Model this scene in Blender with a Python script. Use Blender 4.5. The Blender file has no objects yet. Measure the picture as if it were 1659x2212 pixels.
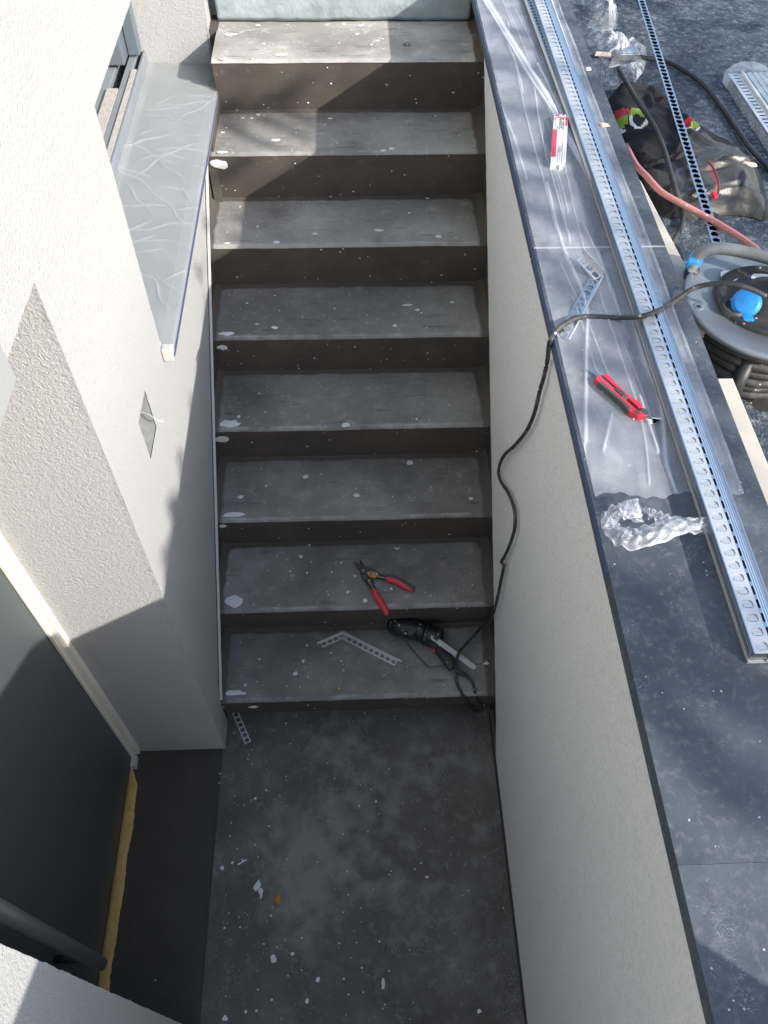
import bpy, math, random
from mathutils import Vector, noise
C = bpy.context.scene.collection
R_ = math.radians
S = 0.88                      # metres per unit: every coordinate below is in stair widths
# ------------------------------------------------------------ camera
CAM = (0.5103, -1.2534, 3.0926); YAW, PIT, ROL, F = -2.8892, -53.657, 1.0516, 1752.55
ya, pi_, ro = map(R_, (YAW, PIT, ROL))
FW = Vector((-math.sin(ya)*math.cos(pi_), math.cos(ya)*math.cos(pi_), math.sin(pi_)))
RI = Vector((math.cos(ya), math.sin(ya), 0)); UP = RI.cross(FW)
RI, UP = RI*math.cos(ro)+UP*math.sin(ro), UP*math.cos(ro)-RI*math.sin(ro)
cd = bpy.data.cameras.new('camera'); cam = bpy.data.objects.new('camera', cd); C.objects.link(cam)
from mathutils import Matrix
m3 = Matrix((RI, UP, -FW)).transposed().to_4x4(); m3.translation = Vector(CAM)*S
cam.matrix_world = m3
cd.sensor_fit = 'VERTICAL'; cd.sensor_height = 36; cd.lens = F/2212*36; cd.clip_start = .02; cd.clip_end = 500
bpy.context.scene.camera = cam
def P(px, py, z):             # point of the plane at height z seen at a position measured on the photograph
    d = FW*F + RI*(px-829.5) - UP*(py-1106)
    return Vector(CAM) + d*((z-CAM[2])/d.z)
# ------------------------------------------------------------ light
SD = Vector((-1, .73, -.72)).normalized()
elev = math.asin(-SD.z)
w = bpy.data.worlds.new('World'); bpy.context.scene.world = w; w.use_nodes = True
nt = w.node_tree; bg = nt.nodes['Background']; sk = nt.nodes.new('ShaderNodeTexSky')
sk.sky_type = 'NISHITA'; sk.sun_disc = False; sk.sun_elevation = elev
sk.sun_rotation = math.atan2(-SD.x, -SD.y); sk.air_density = 1.0; sk.dust_density = 1.5; sk.ozone_density = 1.0
nt.links.new(sk.outputs[0], bg.inputs[0]); bg.inputs[1].default_value = .15
sl = bpy.data.lights.new('sun', 'SUN'); sl.energy = 2.85; sl.angle = R_(.53); sl.color = (1, .96, .90)
so = bpy.data.objects.new('sun', sl); C.objects.link(so); so.rotation_euler = SD.to_track_quat('-Z', 'Y').to_euler()
so.location = (4, -3, 6)
vs = bpy.context.scene.view_settings; vs.view_transform = 'Standard'; vs.look = 'None'; vs.exposure = 1.22; vs.gamma = 1; vs.use_curve_mapping = False
random.seed(7)
# ------------------------------------------------------------ dimensions
T, RS, OV = .2684, .2081, .038
XL, W2 = -.03, 1.0126
XC0, YC, XD = -.03, -.109, -.386
ZD, XE, XR = 1.8712, .9505, 1.2825
ZG = ZD-.20
YN = -1.0394; YW, YF = .4714, 2.11; ZSILL = 1.5509; ZLIN = 2.2148
# ------------------------------------------------------------ materials
def mat(name, col, rough=.6, metal=0, bump=None, var=None, spec=.5, coat=0, trans=0):
    m = bpy.data.materials.new(name); m.use_nodes = True; n = m.node_tree; b = n.nodes['Principled BSDF']
    b.inputs['Base Color'].default_value = (*col, 1); b.inputs['Roughness'].default_value = rough
    b.inputs['Metallic'].default_value = metal; b.inputs['Specular IOR Level'].default_value = spec
    b.inputs['Coat Weight'].default_value = coat
    tc = n.nodes.new('ShaderNodeTexCoord')
    if var:                    # (scale, colour2, lo, hi) second colour in noise clouds
        vs_ = var if isinstance(var, list) else [var]
        last = None
        for (sc, c2, lo, hi) in vs_:
            nz = n.nodes.new('ShaderNodeTexNoise'); nz.inputs['Scale'].default_value = sc; nz.inputs['Detail'].default_value = 7; nz.inputs['Roughness'].default_value = .62
            n.links.new(tc.outputs['Object'], nz.inputs['Vector'])
            mr = n.nodes.new('ShaderNodeMapRange'); mr.inputs[1].default_value = lo; mr.inputs[2].default_value = hi
            n.links.new(nz.outputs[0], mr.inputs[0])
            mx = n.nodes.new('ShaderNodeMix'); mx.data_type = 'RGBA'; n.links.new(mr.outputs[0], mx.inputs[0])
            if last is None: mx.inputs[6].default_value = (*col, 1)
            else: n.links.new(last, mx.inputs[6])
            mx.inputs[7].default_value = (*c2, 1); last = mx.outputs[2]
        n.links.new(last, b.inputs['Base Color'])
    if bump:                   # list of (scale, strength, distance)
        prev = None
        for (sc, st, di) in (bump if isinstance(bump, list) else [bump]):
            nz = n.nodes.new('ShaderNodeTexNoise'); nz.inputs['Scale'].default_value = sc; nz.inputs['Detail'].default_value = 4; nz.inputs['Roughness'].default_value = .6
            n.links.new(tc.outputs['Object'], nz.inputs['Vector'])
            bp = n.nodes.new('ShaderNodeBump'); bp.inputs['Strength'].default_value = st; bp.inputs['Distance'].default_value = di
            n.links.new(nz.outputs[0], bp.inputs['Height'])
            if prev: n.links.new(prev, bp.inputs['Normal'])
            prev = bp.outputs[0]
        n.links.new(prev, b.inputs['Normal'])
    return m
def speckle(m, scale, thr, col, sizevar=True, prob=.25):   # scattered small droplets
    n = m.node_tree; b = n.nodes['Principled BSDF']; tc = [x for x in n.nodes if x.type == 'TEX_COORD'][0]
    v = n.nodes.new('ShaderNodeTexVoronoi'); v.inputs['Scale'].default_value = scale; n.links.new(tc.outputs['Object'], v.inputs['Vector'])
    nz = n.nodes.new('ShaderNodeTexNoise'); nz.inputs['Scale'].default_value = 2.1; n.links.new(tc.outputs['Object'], nz.inputs['Vector'])
    sp = n.nodes.new('ShaderNodeSeparateColor'); n.links.new(v.outputs['Color'], sp.inputs[0])
    a = n.nodes.new('ShaderNodeMath'); a.operation = 'MULTIPLY'; n.links.new(sp.outputs[0], a.inputs[0]); a.inputs[1].default_value = thr
    lt = n.nodes.new('ShaderNodeMath'); lt.operation = 'LESS_THAN'; n.links.new(v.outputs['Distance'], lt.inputs[0]); n.links.new(a.outputs[0], lt.inputs[1])
    g = n.nodes.new('ShaderNodeMath'); g.operation = 'MULTIPLY'; n.links.new(nz.outputs[0], g.inputs[0]); g.inputs[1].default_value = prob*2
    l2 = n.nodes.new('ShaderNodeMath'); l2.operation = 'LESS_THAN'; n.links.new(sp.outputs[1], l2.inputs[0]); n.links.new(g.outputs[0], l2.inputs[1])
    mu = n.nodes.new('ShaderNodeMath'); mu.operation = 'MULTIPLY'; n.links.new(lt.outputs[0], mu.inputs[0]); n.links.new(l2.outputs[0], mu.inputs[1])
    mx = n.nodes.new('ShaderNodeMix'); mx.data_type = 'RGBA'; n.links.new(mu.outputs[0], mx.inputs[0]); mx.inputs[7].default_value = (*col, 1)
    s_ = b.inputs['Base Color']
    if s_.links: n.links.new(s_.links[0].from_socket, mx.inputs[6])
    else: mx.inputs[6].default_value = s_.default_value
    n.links.new(mx.outputs[2], s_)
    return m
def fibres(m, scale, thr, col, dist=(.0, 1.)):             # short curled pale fibres / scratches
    n = m.node_tree; b = n.nodes['Principled BSDF']; tc = [x for x in n.nodes if x.type == 'TEX_COORD'][0]
    nz = n.nodes.new('ShaderNodeTexNoise'); nz.inputs['Scale'].default_value = scale; nz.inputs['Detail'].default_value = 1.5; nz.inputs['Distortion'].default_value = 2.2
    n.links.new(tc.outputs['Object'], nz.inputs['Vector'])
    a = n.nodes.new('ShaderNodeMath'); a.operation = 'SUBTRACT'; n.links.new(nz.outputs[0], a.inputs[0]); a.inputs[1].default_value = .5
    ab = n.nodes.new('ShaderNodeMath'); ab.operation = 'ABSOLUTE'; n.links.new(a.outputs[0], ab.inputs[0])
    mr = n.nodes.new('ShaderNodeMapRange'); mr.inputs[1].default_value = thr; mr.inputs[2].default_value = 0; n.links.new(ab.outputs[0], mr.inputs[0])
    n2 = n.nodes.new('ShaderNodeTexNoise'); n2.inputs['Scale'].default_value = scale*.33; n2.inputs['Detail'].default_value = 5; n.links.new(tc.outputs['Object'], n2.inputs['Vector'])
    m2 = n.nodes.new('ShaderNodeMapRange'); m2.inputs[1].default_value = .5; m2.inputs[2].default_value = .68; n.links.new(n2.outputs[0], m2.inputs[0])
    mu = n.nodes.new('ShaderNodeMath'); mu.operation = 'MULTIPLY'; n.links.new(mr.outputs[0], mu.inputs[0]); n.links.new(m2.outputs[0], mu.inputs[1])
    mx = n.nodes.new('ShaderNodeMix'); mx.data_type = 'RGBA'; n.links.new(mu.outputs[0], mx.inputs[0]); mx.inputs[7].default_value = (*col, 1)
    s_ = b.inputs['Base Color']
    if s_.links: n.links.new(s_.links[0].from_socket, mx.inputs[6])
    else: mx.inputs[6].default_value = s_.default_value
    n.links.new(mx.outputs[2], s_)
    return m
M = {}
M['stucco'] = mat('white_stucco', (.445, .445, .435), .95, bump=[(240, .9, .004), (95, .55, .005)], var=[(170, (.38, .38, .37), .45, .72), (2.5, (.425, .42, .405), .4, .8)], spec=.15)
M['stucco_fine'] = mat('fine_white_stucco', (.88, .88, .87), .95, bump=[(200, .8, .004), (80, .5, .004)], var=[(3.5, (.85, .85, .84), .45, .8), (150, (.74, .735, .71), .46, .72)], spec=.15)
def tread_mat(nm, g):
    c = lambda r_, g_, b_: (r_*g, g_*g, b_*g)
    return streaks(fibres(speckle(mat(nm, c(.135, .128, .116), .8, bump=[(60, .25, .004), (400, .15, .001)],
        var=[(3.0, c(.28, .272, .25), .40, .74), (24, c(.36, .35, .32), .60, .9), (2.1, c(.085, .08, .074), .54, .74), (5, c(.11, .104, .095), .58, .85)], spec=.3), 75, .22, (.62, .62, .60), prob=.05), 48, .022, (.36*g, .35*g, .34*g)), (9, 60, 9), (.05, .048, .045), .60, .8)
def streaks(m, sc, col, lo, hi):     # brushed-on streaks, stretched along one direction
    n = m.node_tree; b = n.nodes['Principled BSDF']; tc = [x for x in n.nodes if x.type == 'TEX_COORD'][0]
    mp = n.nodes.new('ShaderNodeMapping'); mp.inputs['Scale'].default_value = sc; n.links.new(tc.outputs['Object'], mp.inputs[0])
    nz_ = n.nodes.new('ShaderNodeTexNoise'); nz_.inputs['Scale'].default_value = 1; nz_.inputs['Detail'].default_value = 5; n.links.new(mp.outputs[0], nz_.inputs['Vector'])
    mr = n.nodes.new('ShaderNodeMapRange'); mr.inputs[1].default_value = lo; mr.inputs[2].default_value = hi; mr.inputs[4].default_value = .7; n.links.new(nz_.outputs[0], mr.inputs[0])
    mx = n.nodes.new('ShaderNodeMix'); mx.data_type = 'RGBA'; n.links.new(mr.outputs[0], mx.inputs[0]); mx.inputs[7].default_value = (*col, 1)
    s_ = b.inputs['Base Color']
    if s_.links: n.links.new(s_.links[0].from_socket, mx.inputs[6])
    else: mx.inputs[6].default_value = s_.default_value
    n.links.new(mx.outputs[2], s_); return m
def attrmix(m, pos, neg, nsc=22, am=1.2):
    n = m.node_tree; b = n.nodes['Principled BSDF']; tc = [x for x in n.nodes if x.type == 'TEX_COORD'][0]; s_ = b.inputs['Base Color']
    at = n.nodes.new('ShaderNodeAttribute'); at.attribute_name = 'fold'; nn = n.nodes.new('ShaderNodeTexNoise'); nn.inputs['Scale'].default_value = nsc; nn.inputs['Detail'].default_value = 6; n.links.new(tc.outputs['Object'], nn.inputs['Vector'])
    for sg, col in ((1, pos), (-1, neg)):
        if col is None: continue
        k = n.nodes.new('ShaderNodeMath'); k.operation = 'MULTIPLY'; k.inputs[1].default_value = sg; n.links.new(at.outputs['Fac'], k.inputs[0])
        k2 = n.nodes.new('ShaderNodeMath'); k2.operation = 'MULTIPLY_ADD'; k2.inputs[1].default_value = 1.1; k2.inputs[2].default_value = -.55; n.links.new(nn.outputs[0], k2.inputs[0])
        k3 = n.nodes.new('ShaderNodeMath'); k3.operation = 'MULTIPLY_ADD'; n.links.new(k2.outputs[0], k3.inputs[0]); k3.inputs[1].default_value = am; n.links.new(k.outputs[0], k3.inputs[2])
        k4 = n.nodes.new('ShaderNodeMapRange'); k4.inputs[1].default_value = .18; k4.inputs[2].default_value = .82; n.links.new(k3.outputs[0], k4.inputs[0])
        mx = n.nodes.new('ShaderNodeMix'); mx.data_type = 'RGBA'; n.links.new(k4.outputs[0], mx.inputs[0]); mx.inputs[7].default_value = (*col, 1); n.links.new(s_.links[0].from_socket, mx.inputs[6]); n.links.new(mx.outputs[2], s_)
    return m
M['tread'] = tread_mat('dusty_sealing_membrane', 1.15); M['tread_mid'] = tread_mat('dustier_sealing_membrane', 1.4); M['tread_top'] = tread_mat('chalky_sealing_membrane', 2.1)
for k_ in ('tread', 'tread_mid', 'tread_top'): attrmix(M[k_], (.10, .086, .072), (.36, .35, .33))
M['worn'] = mat('worn_pale_edge', (.30, .29, .275), .9, var=(45, (.16, .155, .145), .42, .6))
M['riser'] = streaks(streaks(speckle(mat('brown_grey_sealing_membrane', (.088, .075, .064), .85, bump=[(80, .25, .004), (500, .2, .001)],
    var=[(5, (.125, .102, .084), .42, .75), (30, (.24, .215, .185), .62, .9)], spec=.15), 70, .22, (.5, .49, .46), prob=.05), (7, 7, 110), (.20, .18, .16), .66, .85), (5, 5, 14), (.07, .06, .051), .55, .8)
M['landing'] = fibres(speckle(mat('dark_landing_membrane', (.11, .10, .088), .75, bump=[(55, .3, .004), (300, .15, .001)],
    var=[(2.3, (.20, .19, .172), .46, .72), (40, (.24, .235, .215), .58, .85), (1.7, (.060, .052, .045), .52, .7), (4, (.08, .075, .067), .55, .85)], spec=.3), 75, .24, (.6, .6, .58), prob=.07), 40, .026, (.34, .33, .31))
attrmix(M['landing'], (.23, .225, .208), None, 15, 2.0)
M['niche'] = speckle(mat('dark_niche_membrane', (.075, .066, .058), .9, bump=(60, .2, .003), var=(8, (.095, .085, .075), .4, .8), spec=.12), 60, .2, (.4, .4, .4), prob=.02)
M['splat'] = mat('dried_plaster', (.66, .66, .64), .9, bump=(200, .4, .003))
M['tile'] = fibres(speckle(mat('anthracite_stone_tile', (.062, .076, .092), .75, bump=[(260, .35, .0015)],
    var=[(7, (.105, .124, .142), .40, .75), (75, (.15, .16, .17), .52, .78), (18, (.05, .057, .066), .56, .85)], spec=.5), 120, .20, (.42, .44, .46), prob=.10), 62, .018, (.24, .26, .275)); M['tile'].node_tree.nodes['Principled BSDF'].inputs['Specular IOR Level'].default_value = .15
M['tile_side'] = mat('tile_edge', (.07, .08, .075), .5, var=(20, (.11, .12, .11), .4, .7))
M['grout'] = mat('pale_grout', (.36, .38, .37), .9, bump=(150, .3, .002))
M['mat_'] = fibres(fibres(mat('fibre_protection_mat', (.050, .066, .084), .95, bump=[(160, 1, .006), (45, .5, .006)],
    var=[(9, (.085, .108, .13), .4, .7), (50, (.19, .225, .255), .5, .72), (26, (.03, .04, .052), .55, .7), (3.1, (.30, .33, .36), .58, .86)], spec=.2), 62, .03, (.46, .5, .53)), 26, .010, (.55, .57, .58))
M['beige'] = mat('beige_board', (.52, .47, .39), .8, bump=(60, .15, .002), var=(12, (.42, .38, .32), .5, .8))
M['alu'] = mat('brushed_aluminium', (.60, .63, .66), .34, 1, bump=(500, .08, .0005), var=(40, (.5, .53, .56), .5, .8))
M['alu_white'] = mat('pale_trim_metal', (.60, .62, .63), .42, .55, var=(40, (.62, .63, .62), .5, .8))
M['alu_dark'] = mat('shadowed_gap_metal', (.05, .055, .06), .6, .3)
M['film_blue'] = mat('dark_blue_tape', (.06, .085, .20), .5)
M['blue'] = mat('bright_blue_plastic', (.02, .24, .62), .32, spec=.5, var=(14, (.03, .2, .5), .5, .8), bump=(60, .1, .001))
M['blacktube'] = mat('black_plastic_tube', (.022, .023, .024), .5, var=(18, (.06, .06, .058), .5, .8), bump=(90, .2, .001))
M['cable'] = speckle(mat('dusty_black_cable', (.035, .034, .033), .6, var=(30, (.12, .115, .105), .5, .72)), 110, .3, (.5, .48, .45), prob=.2)
M['greycable'] = mat('grey_rubber_cable', (.03, .033, .036), .65, var=(20, (.055, .057, .058), .5, .8))
M['hose'] = speckle(mat('dusty_red_hose', (.50, .20, .19), .6, var=[(16, (.40, .17, .155), .4, .7), (34, (.46, .33, .28), .55, .75)]), 80, .3, (.6, .5, .45), prob=.2)
M['zinc'] = mat('galvanised_reel_disc', (.23, .26, .275), .40, .45, var=[(5, (.15, .175, .19), .45, .7)], bump=(8, .2, .01))
M['blackpl'] = speckle(mat('dusty_black_plastic', (.028, .027, .026), .6, var=(15, (.08, .077, .07), .45, .75), bump=(100, .2, .001)), 90, .25, (.45, .43, .4), prob=.12)
M['greypaint'] = mat('grey_tube_paint', (.17, .185, .185), .5, var=(20, (.1, .11, .11), .5, .75))
M['red'] = mat('red_plastic', (.62, .035, .06), .38, var=(30, (.5, .04, .055), .5, .8), bump=(80, .1, .001))
M['redprint'] = mat('red_print', (.72, .05, .10), .5)
M['white'] = mat('white_lacquer', (.78, .78, .76), .5, var=(20, (.70, .70, .68), .5, .8))
M['ink'] = mat('dark_ink', (.02, .02, .03), .6)
M['steel'] = mat('dark_worn_steel', (.10, .10, .095), .42, .8, var=(30, (.2, .195, .18), .5, .8))
M['blade'] = mat('knife_steel', (.55, .55, .53), .3, 1)
M['grip'] = mat('dark_rubber_grip', (.07, .072, .068), .7, bump=(200, .2, .001))
M['brass'] = mat('yellow_plate', (.42, .26, .05), .45, .4, var=(50, (.2, .13, .04), .5, .7))
M['tool'] = speckle(mat('splattered_black_tool', (.016, .018, .019), .42, var=(14, (.04, .043, .045), .5, .8)), 70, .34, (.55, .56, .56), prob=.35)
M['guard'] = mat('pale_grey_metal', (.50, .53, .52), .5, .3)
M['jblack'] = mat('black_jersey', (.007, .007, .009), .8, bump=[(30, .4, .006)], var=(12, (.014, .014, .017), .4, .8))
M['jolive'] = mat('olive_grey_shell_fabric', (.062, .058, .048), .38, bump=[(22, .5, .008)], var=[(7, (.045, .042, .036), .4, .7), (11, (.035, .033, .03), .55, .75)])
M['jcrimson'] = mat('dark_red_lining', (.16, .045, .04), .6)
M['jlime'] = mat('lime_print', (.26, .42, .03), .6)
M['jred'] = mat('red_print_patch', (.55, .012, .04), .6, var=(40, (.35, .01, .02), .5, .8))
M['door'] = mat('anthracite_door_panel', (.068, .08, .083), .42, bump=(220, .08, .001), spec=.45)
M['frame_w'] = mat('cream_door_seal', (.72, .70, .62), .5)
M['yellow'] = mat('raw_yellow_foam', (.62, .44, .14), .85, bump=[(60, .4, .004)], var=[(30, (.50, .33, .09), .45, .75)])
M['handle'] = mat('brushed_steel_bar', (.42, .42, .42), .38, .9)
M['wgrey'] = mat('grey_window_frame', (.23, .25, .27), .45, var=(9, (.19, .21, .225), .4, .7))
M['wdark'] = mat('dark_grey_window_frame', (.12, .145, .17), .4)
M['brush'] = mat('fuzzy_brush_seal', (.50, .47, .44), .95, bump=(300, 1, .004), var=(80, (.36, .34, .32), .4, .7))
M['glass'] = mat('window_glass', (.35, .40, .40), .12, spec=.6)
M['sill'] = mat('filmed_sill', (.26, .265, .25), .4, bump=[(5, .15, .01)], coat=.05)
M['plug'] = mat('cream_end_cap', (.48, .48, .44), .5)
M['niche_in'] = mat('grey_plastic_box', (.25, .255, .25), .4, var=(25, (.36, .365, .36), .5, .75), bump=(25, .5, .006))
M['sheet'] = mat('blue_grey_cover_sheet', (.36, .41, .425), .35, bump=[(6, .5, .03), (20, .3, .01)], var=(5, (.24, .275, .29), .45, .7))
M['orange'] = mat('orange_brown_chip', (.42, .19, .04), .8)
M['chip'] = mat('pale_chip', (.62, .47, .36), .8)
M['whitechip'] = mat('white_chip', (.75, .76, .75), .6)
M['bark'] = mat('tree_bark', (.09, .065, .045), .9, bump=(30, .6, .02))
M['leaf'] = mat('green_leaf', (.055, .10, .03), .6)
M['soil'] = mat('concrete_underside', (.2, .2, .19), .9)
M['lampbody'] = mat('pale_grey_edge', (.50, .50, .48), .5); M['lamp'] = mat('grey_lamp_metal', (.31, .315, .305), .5)
def film(name, base, fold, tint=(.86, .89, .92), rough=.25, bumpd=.01, sc=9):
    m = bpy.data.materials.new(name); m.use_nodes = True; n = m.node_tree; b = n.nodes['Principled BSDF']
    out = n.nodes['Material Output']; b.inputs['Base Color'].default_value = (*tint, 1); b.inputs['Roughness'].default_value = rough
    b.inputs['Specular IOR Level'].default_value = .7
    tr = n.nodes.new('ShaderNodeBsdfTransparent'); tr.inputs[0].default_value = (.97, .98, 1, 1)
    mx = n.nodes.new('ShaderNodeMixShader'); at = n.nodes.new('ShaderNodeAttribute'); at.attribute_name = 'fold'
    mr = n.nodes.new('ShaderNodeMapRange'); mr.inputs[3].default_value = base; mr.inputs[4].default_value = fold
    n.links.new(at.outputs['Fac'], mr.inputs[0])
    tc = n.nodes.new('ShaderNodeTexCoord'); nz = n.nodes.new('ShaderNodeTexNoise'); nz.inputs['Scale'].default_value = sc; nz.inputs['Detail'].default_value = 6
    n.links.new(tc.outputs['Object'], nz.inputs['Vector'])
    m2 = n.nodes.new('ShaderNodeMapRange'); m2.inputs[1].default_value = .45; m2.inputs[2].default_value = .8; m2.inputs[4].default_value = base*1.3
    n.links.new(nz.outputs[0], m2.inputs[0])
    ad = n.nodes.new('ShaderNodeMath'); ad.operation = 'ADD'; ad.use_clamp = True; n.links.new(mr.outputs[0], ad.inputs[0]); n.links.new(m2.outputs[0], ad.inputs[1])
    n.links.new(ad.outputs[0], mx.inputs[0]); n.links.new(tr.outputs[0], mx.inputs[1]); n.links.new(b.outputs[0], mx.inputs[2]); n.links.new(mx.outputs[0], out.inputs[0])
    bp = n.nodes.new('ShaderNodeBump'); bp.inputs['Strength'].default_value = .6; bp.inputs['Distance'].default_value = bumpd
    n.links.new(nz.outputs[0], bp.inputs['Height']); n.links.new(bp.outputs[0], b.inputs['Normal'])
    return m
M['film'] = film('clear_protection_film', .17, .8)
M['bag'] = film('crumpled_clear_plastic', .10, .48, tint=(.85, .88, .90), sc=20)
M['filmsill'] = film('thin_sill_film', .09, .42, sc=6)
# ------------------------------------------------------------ mesh helpers
class MB:
    def __init__(s): s.v = []; s.f = []; s.m = []; s.fold = {}
    def add(s, vs, fs, mi=0):
        o = len(s.v); s.v += [Vector(v) for v in vs]; s.f += [tuple(i+o for i in f) for f in fs]; s.m += [mi]*len(fs); return o
    def quad(s, a, b, c, d, mi=0): s.add([a, b, c, d], [(0, 1, 2, 3)], mi)
    def box(s, x0, x1, y0, y1, z0, z1, mi=0):
        s.add([(x0, y0, z0), (x1, y0, z0), (x1, y1, z0), (x0, y1, z0), (x0, y0, z1), (x1, y0, z1), (x1, y1, z1), (x0, y1, z1)],
              [(0, 3, 2, 1), (4, 5, 6, 7), (0, 1, 5, 4), (1, 2, 6, 5), (2, 3, 7, 6), (3, 0, 4, 7)], mi)
    def prism(s, pts, z0, z1, mi=0, bev=0):          # outline in plan, extruded upward
        n = len(pts); c = Vector((sum(p[0] for p in pts)/n, sum(p[1] for p in pts)/n))
        rings = [(0, z0), (0, z1)] if not bev else [(0, z0), (0, z1-bev), (bev, z1)]
        o = len(s.v)
        for (ins, z) in rings:
            for p in pts:
                d = (Vector((p[0], p[1]))-c); L = d.length or 1; q = c+d*max(0, (L-ins)/L); s.v.append(Vector((q.x, q.y, z)))
        for k in range(len(rings)-1):
            for i in range(n): s.f.append((o+k*n+i, o+k*n+(i+1) % n, o+(k+1)*n+(i+1) % n, o+(k+1)*n+i)); s.m.append(mi)
        s.f.append(tuple(o+(len(rings)-1)*n+i for i in range(n))); s.m.append(mi)
        s.f.append(tuple(o+n-1-i for i in range(n))); s.m.append(mi)
    def tube(s, path, r, seg=8, mi=0, closed=False, flat=1.0):
        pts = [Vector(p) for p in path]; n = len(pts); o = len(s.v); ref = Vector((0, 0, 1))
        for i, p in enumerate(pts):
            t = (pts[min(i+1, n-1)]-pts[max(i-1, 0)]).normalized()
            a = t.cross(ref); a = t.cross(Vector((1, 0, 0))) if a.length < .1 else a
            a.normalize(); b = a.cross(t).normalized(); rr = r[i] if isinstance(r, (list, tuple)) else r
            for k in range(seg):
                an = 2*math.pi*k/seg; s.v.append(p+a*math.cos(an)*rr+b*math.sin(an)*rr*flat)
        for i in range(n-1):
            for k in range(seg):
                s.f.append((o+i*seg+k, o+i*seg+(k+1) % seg, o+(i+1)*seg+(k+1) % seg, o+(i+1)*seg+k)); s.m.append(mi)
        if not closed:
            s.f.append(tuple(o+seg-1-k for k in range(seg))); s.m.append(mi)
            s.f.append(tuple(o+(n-1)*seg+k for k in range(seg))); s.m.append(mi)
    def grid(s, fn, nu, nv, mi=0, fold=None):
        o = len(s.v)
        for j in range(nv+1):
            for i in range(nu+1):
                u, v = i/nu, j/nv; s.v.append(Vector(fn(u, v)))
                if fold: s.fold[len(s.v)-1] = fold(u, v)
        for j in range(nv):
            for i in range(nu):
                a = o+j*(nu+1)+i; s.f.append((a, a+1, a+nu+2, a+nu+1)); s.m.append(mi(( i+.5)/nu, (j+.5)/nv) if callable(mi) else mi)
    def lathe(s, c, prof, seg=48, mi=0, ax=Vector((0, 0, 1))):   # prof: (radius, height) list around axis ax at c
        c = Vector(c); q = Vector((0, 0, 1)).rotation_difference(ax); o = len(s.v)
        for (r, h) in prof:
            for k in range(seg):
                a = 2*math.pi*k/seg; s.v.append(c+q @ Vector((r*math.cos(a), r*math.sin(a), h)))
        for j in range(len(prof)-1):
            for k in range(seg): s.f.append((o+j*seg+k, o+j*seg+(k+1) % seg, o+(j+1)*seg+(k+1) % seg, o+(j+1)*seg+k)); s.m.append(mi)
    def splat(s, c, r, mi=0, n=11, el=1., rot=0., up=Vector((0, 0, 1)), h=.0018, jag=.28):
        q = Vector((0, 0, 1)).rotation_difference(up); c = Vector(c); o = len(s.v)
        for ring, (rr, hh) in enumerate(((1, .0006), (.7, h))):
            for k in range(n):
                a = 2*math.pi*k/n
                if ring == 0: s._j = getattr(s, '_j', []); s._j = s._j[:k]+[1+random.uniform(-jag, jag)]
                x, y = rr*r*s._j[k]*math.cos(a)*el, rr*r*s._j[k]*math.sin(a)
                s.v.append(c+q @ Vector((x*math.cos(rot)-y*math.sin(rot), x*math.sin(rot)+y*math.cos(rot), hh)))
        for k in range(n): s.f.append((o+k, o+(k+1) % n, o+n+(k+1) % n, o+n+k)); s.m.append(mi)
        s.f.append(tuple(o+n+k for k in range(n))); s.m.append(mi)
    def build(s, name, mats, parent=None, origin=None, smooth=False, thick=0, bevel=0):
        org = Vector(parent['org']) if parent else Vector(origin) if origin is not None else (sum(s.v, Vector())/len(s.v))
        me = bpy.data.meshes.new(name); me.from_pydata([tuple((v-org)*S) for v in s.v], [], s.f)
        mats = mats if isinstance(mats, list) else [mats]
        for m in mats: me.materials.append(M[m])
        me.polygons.foreach_set('material_index', s.m)
        if smooth: me.polygons.foreach_set('use_smooth', [True]*len(s.f))
        if s.fold:
            a = me.attributes.new('fold', 'FLOAT', 'POINT'); a.data.foreach_set('value', [s.fold.get(i, 0) for i in range(len(s.v))])
        me.update(); ob = bpy.data.objects.new(name, me); C.objects.link(ob)
        if parent: ob.parent = parent; ob['org'] = list(org)
        else: ob.location = org*S; ob['org'] = list(org)
        if smooth is not False and smooth is not True: pass
        if thick: md = ob.modifiers.new('thickness', 'SOLIDIFY'); md.thickness = thick*S; md.offset = -1
        if bevel: md = ob.modifiers.new('bevel', 'BEVEL'); md.width = bevel*S; md.segments = 2; md.limit_method = 'ANGLE'
        return ob
def tag(o, label, cat, group=None): 
    o['label'] = label; o['category'] = cat
    if group: o['group'] = group
    return o
def thing(name, org, label, cat, group=None):
    o = bpy.data.objects.new(name, None); C.objects.link(o); o.location = Vector(org)*S; o['org'] = list(org); o.empty_display_size = .05
    return tag(o, label, cat, group)
def struct(o): o['kind'] = 'structure'; return o
def smoothpath(pts, n=8):     # Catmull-Rom
    pts = [Vector(p) for p in pts]; out = []
    for i in range(len(pts)-1):
        a = pts[max(i-1, 0)]; b = pts[i]; c = pts[i+1]; d = pts[min(i+2, len(pts)-1)]
        for k in range(n):
            t = k/n; out.append(.5*((2*b)+(c-a)*t+(2*a-5*b+4*c-d)*t*t+(3*b-a-3*c+d)*t**3))
    return out+[pts[-1]]
def nz(x, y, z=0.): return noise.noise(Vector((x, y, z)))
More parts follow.
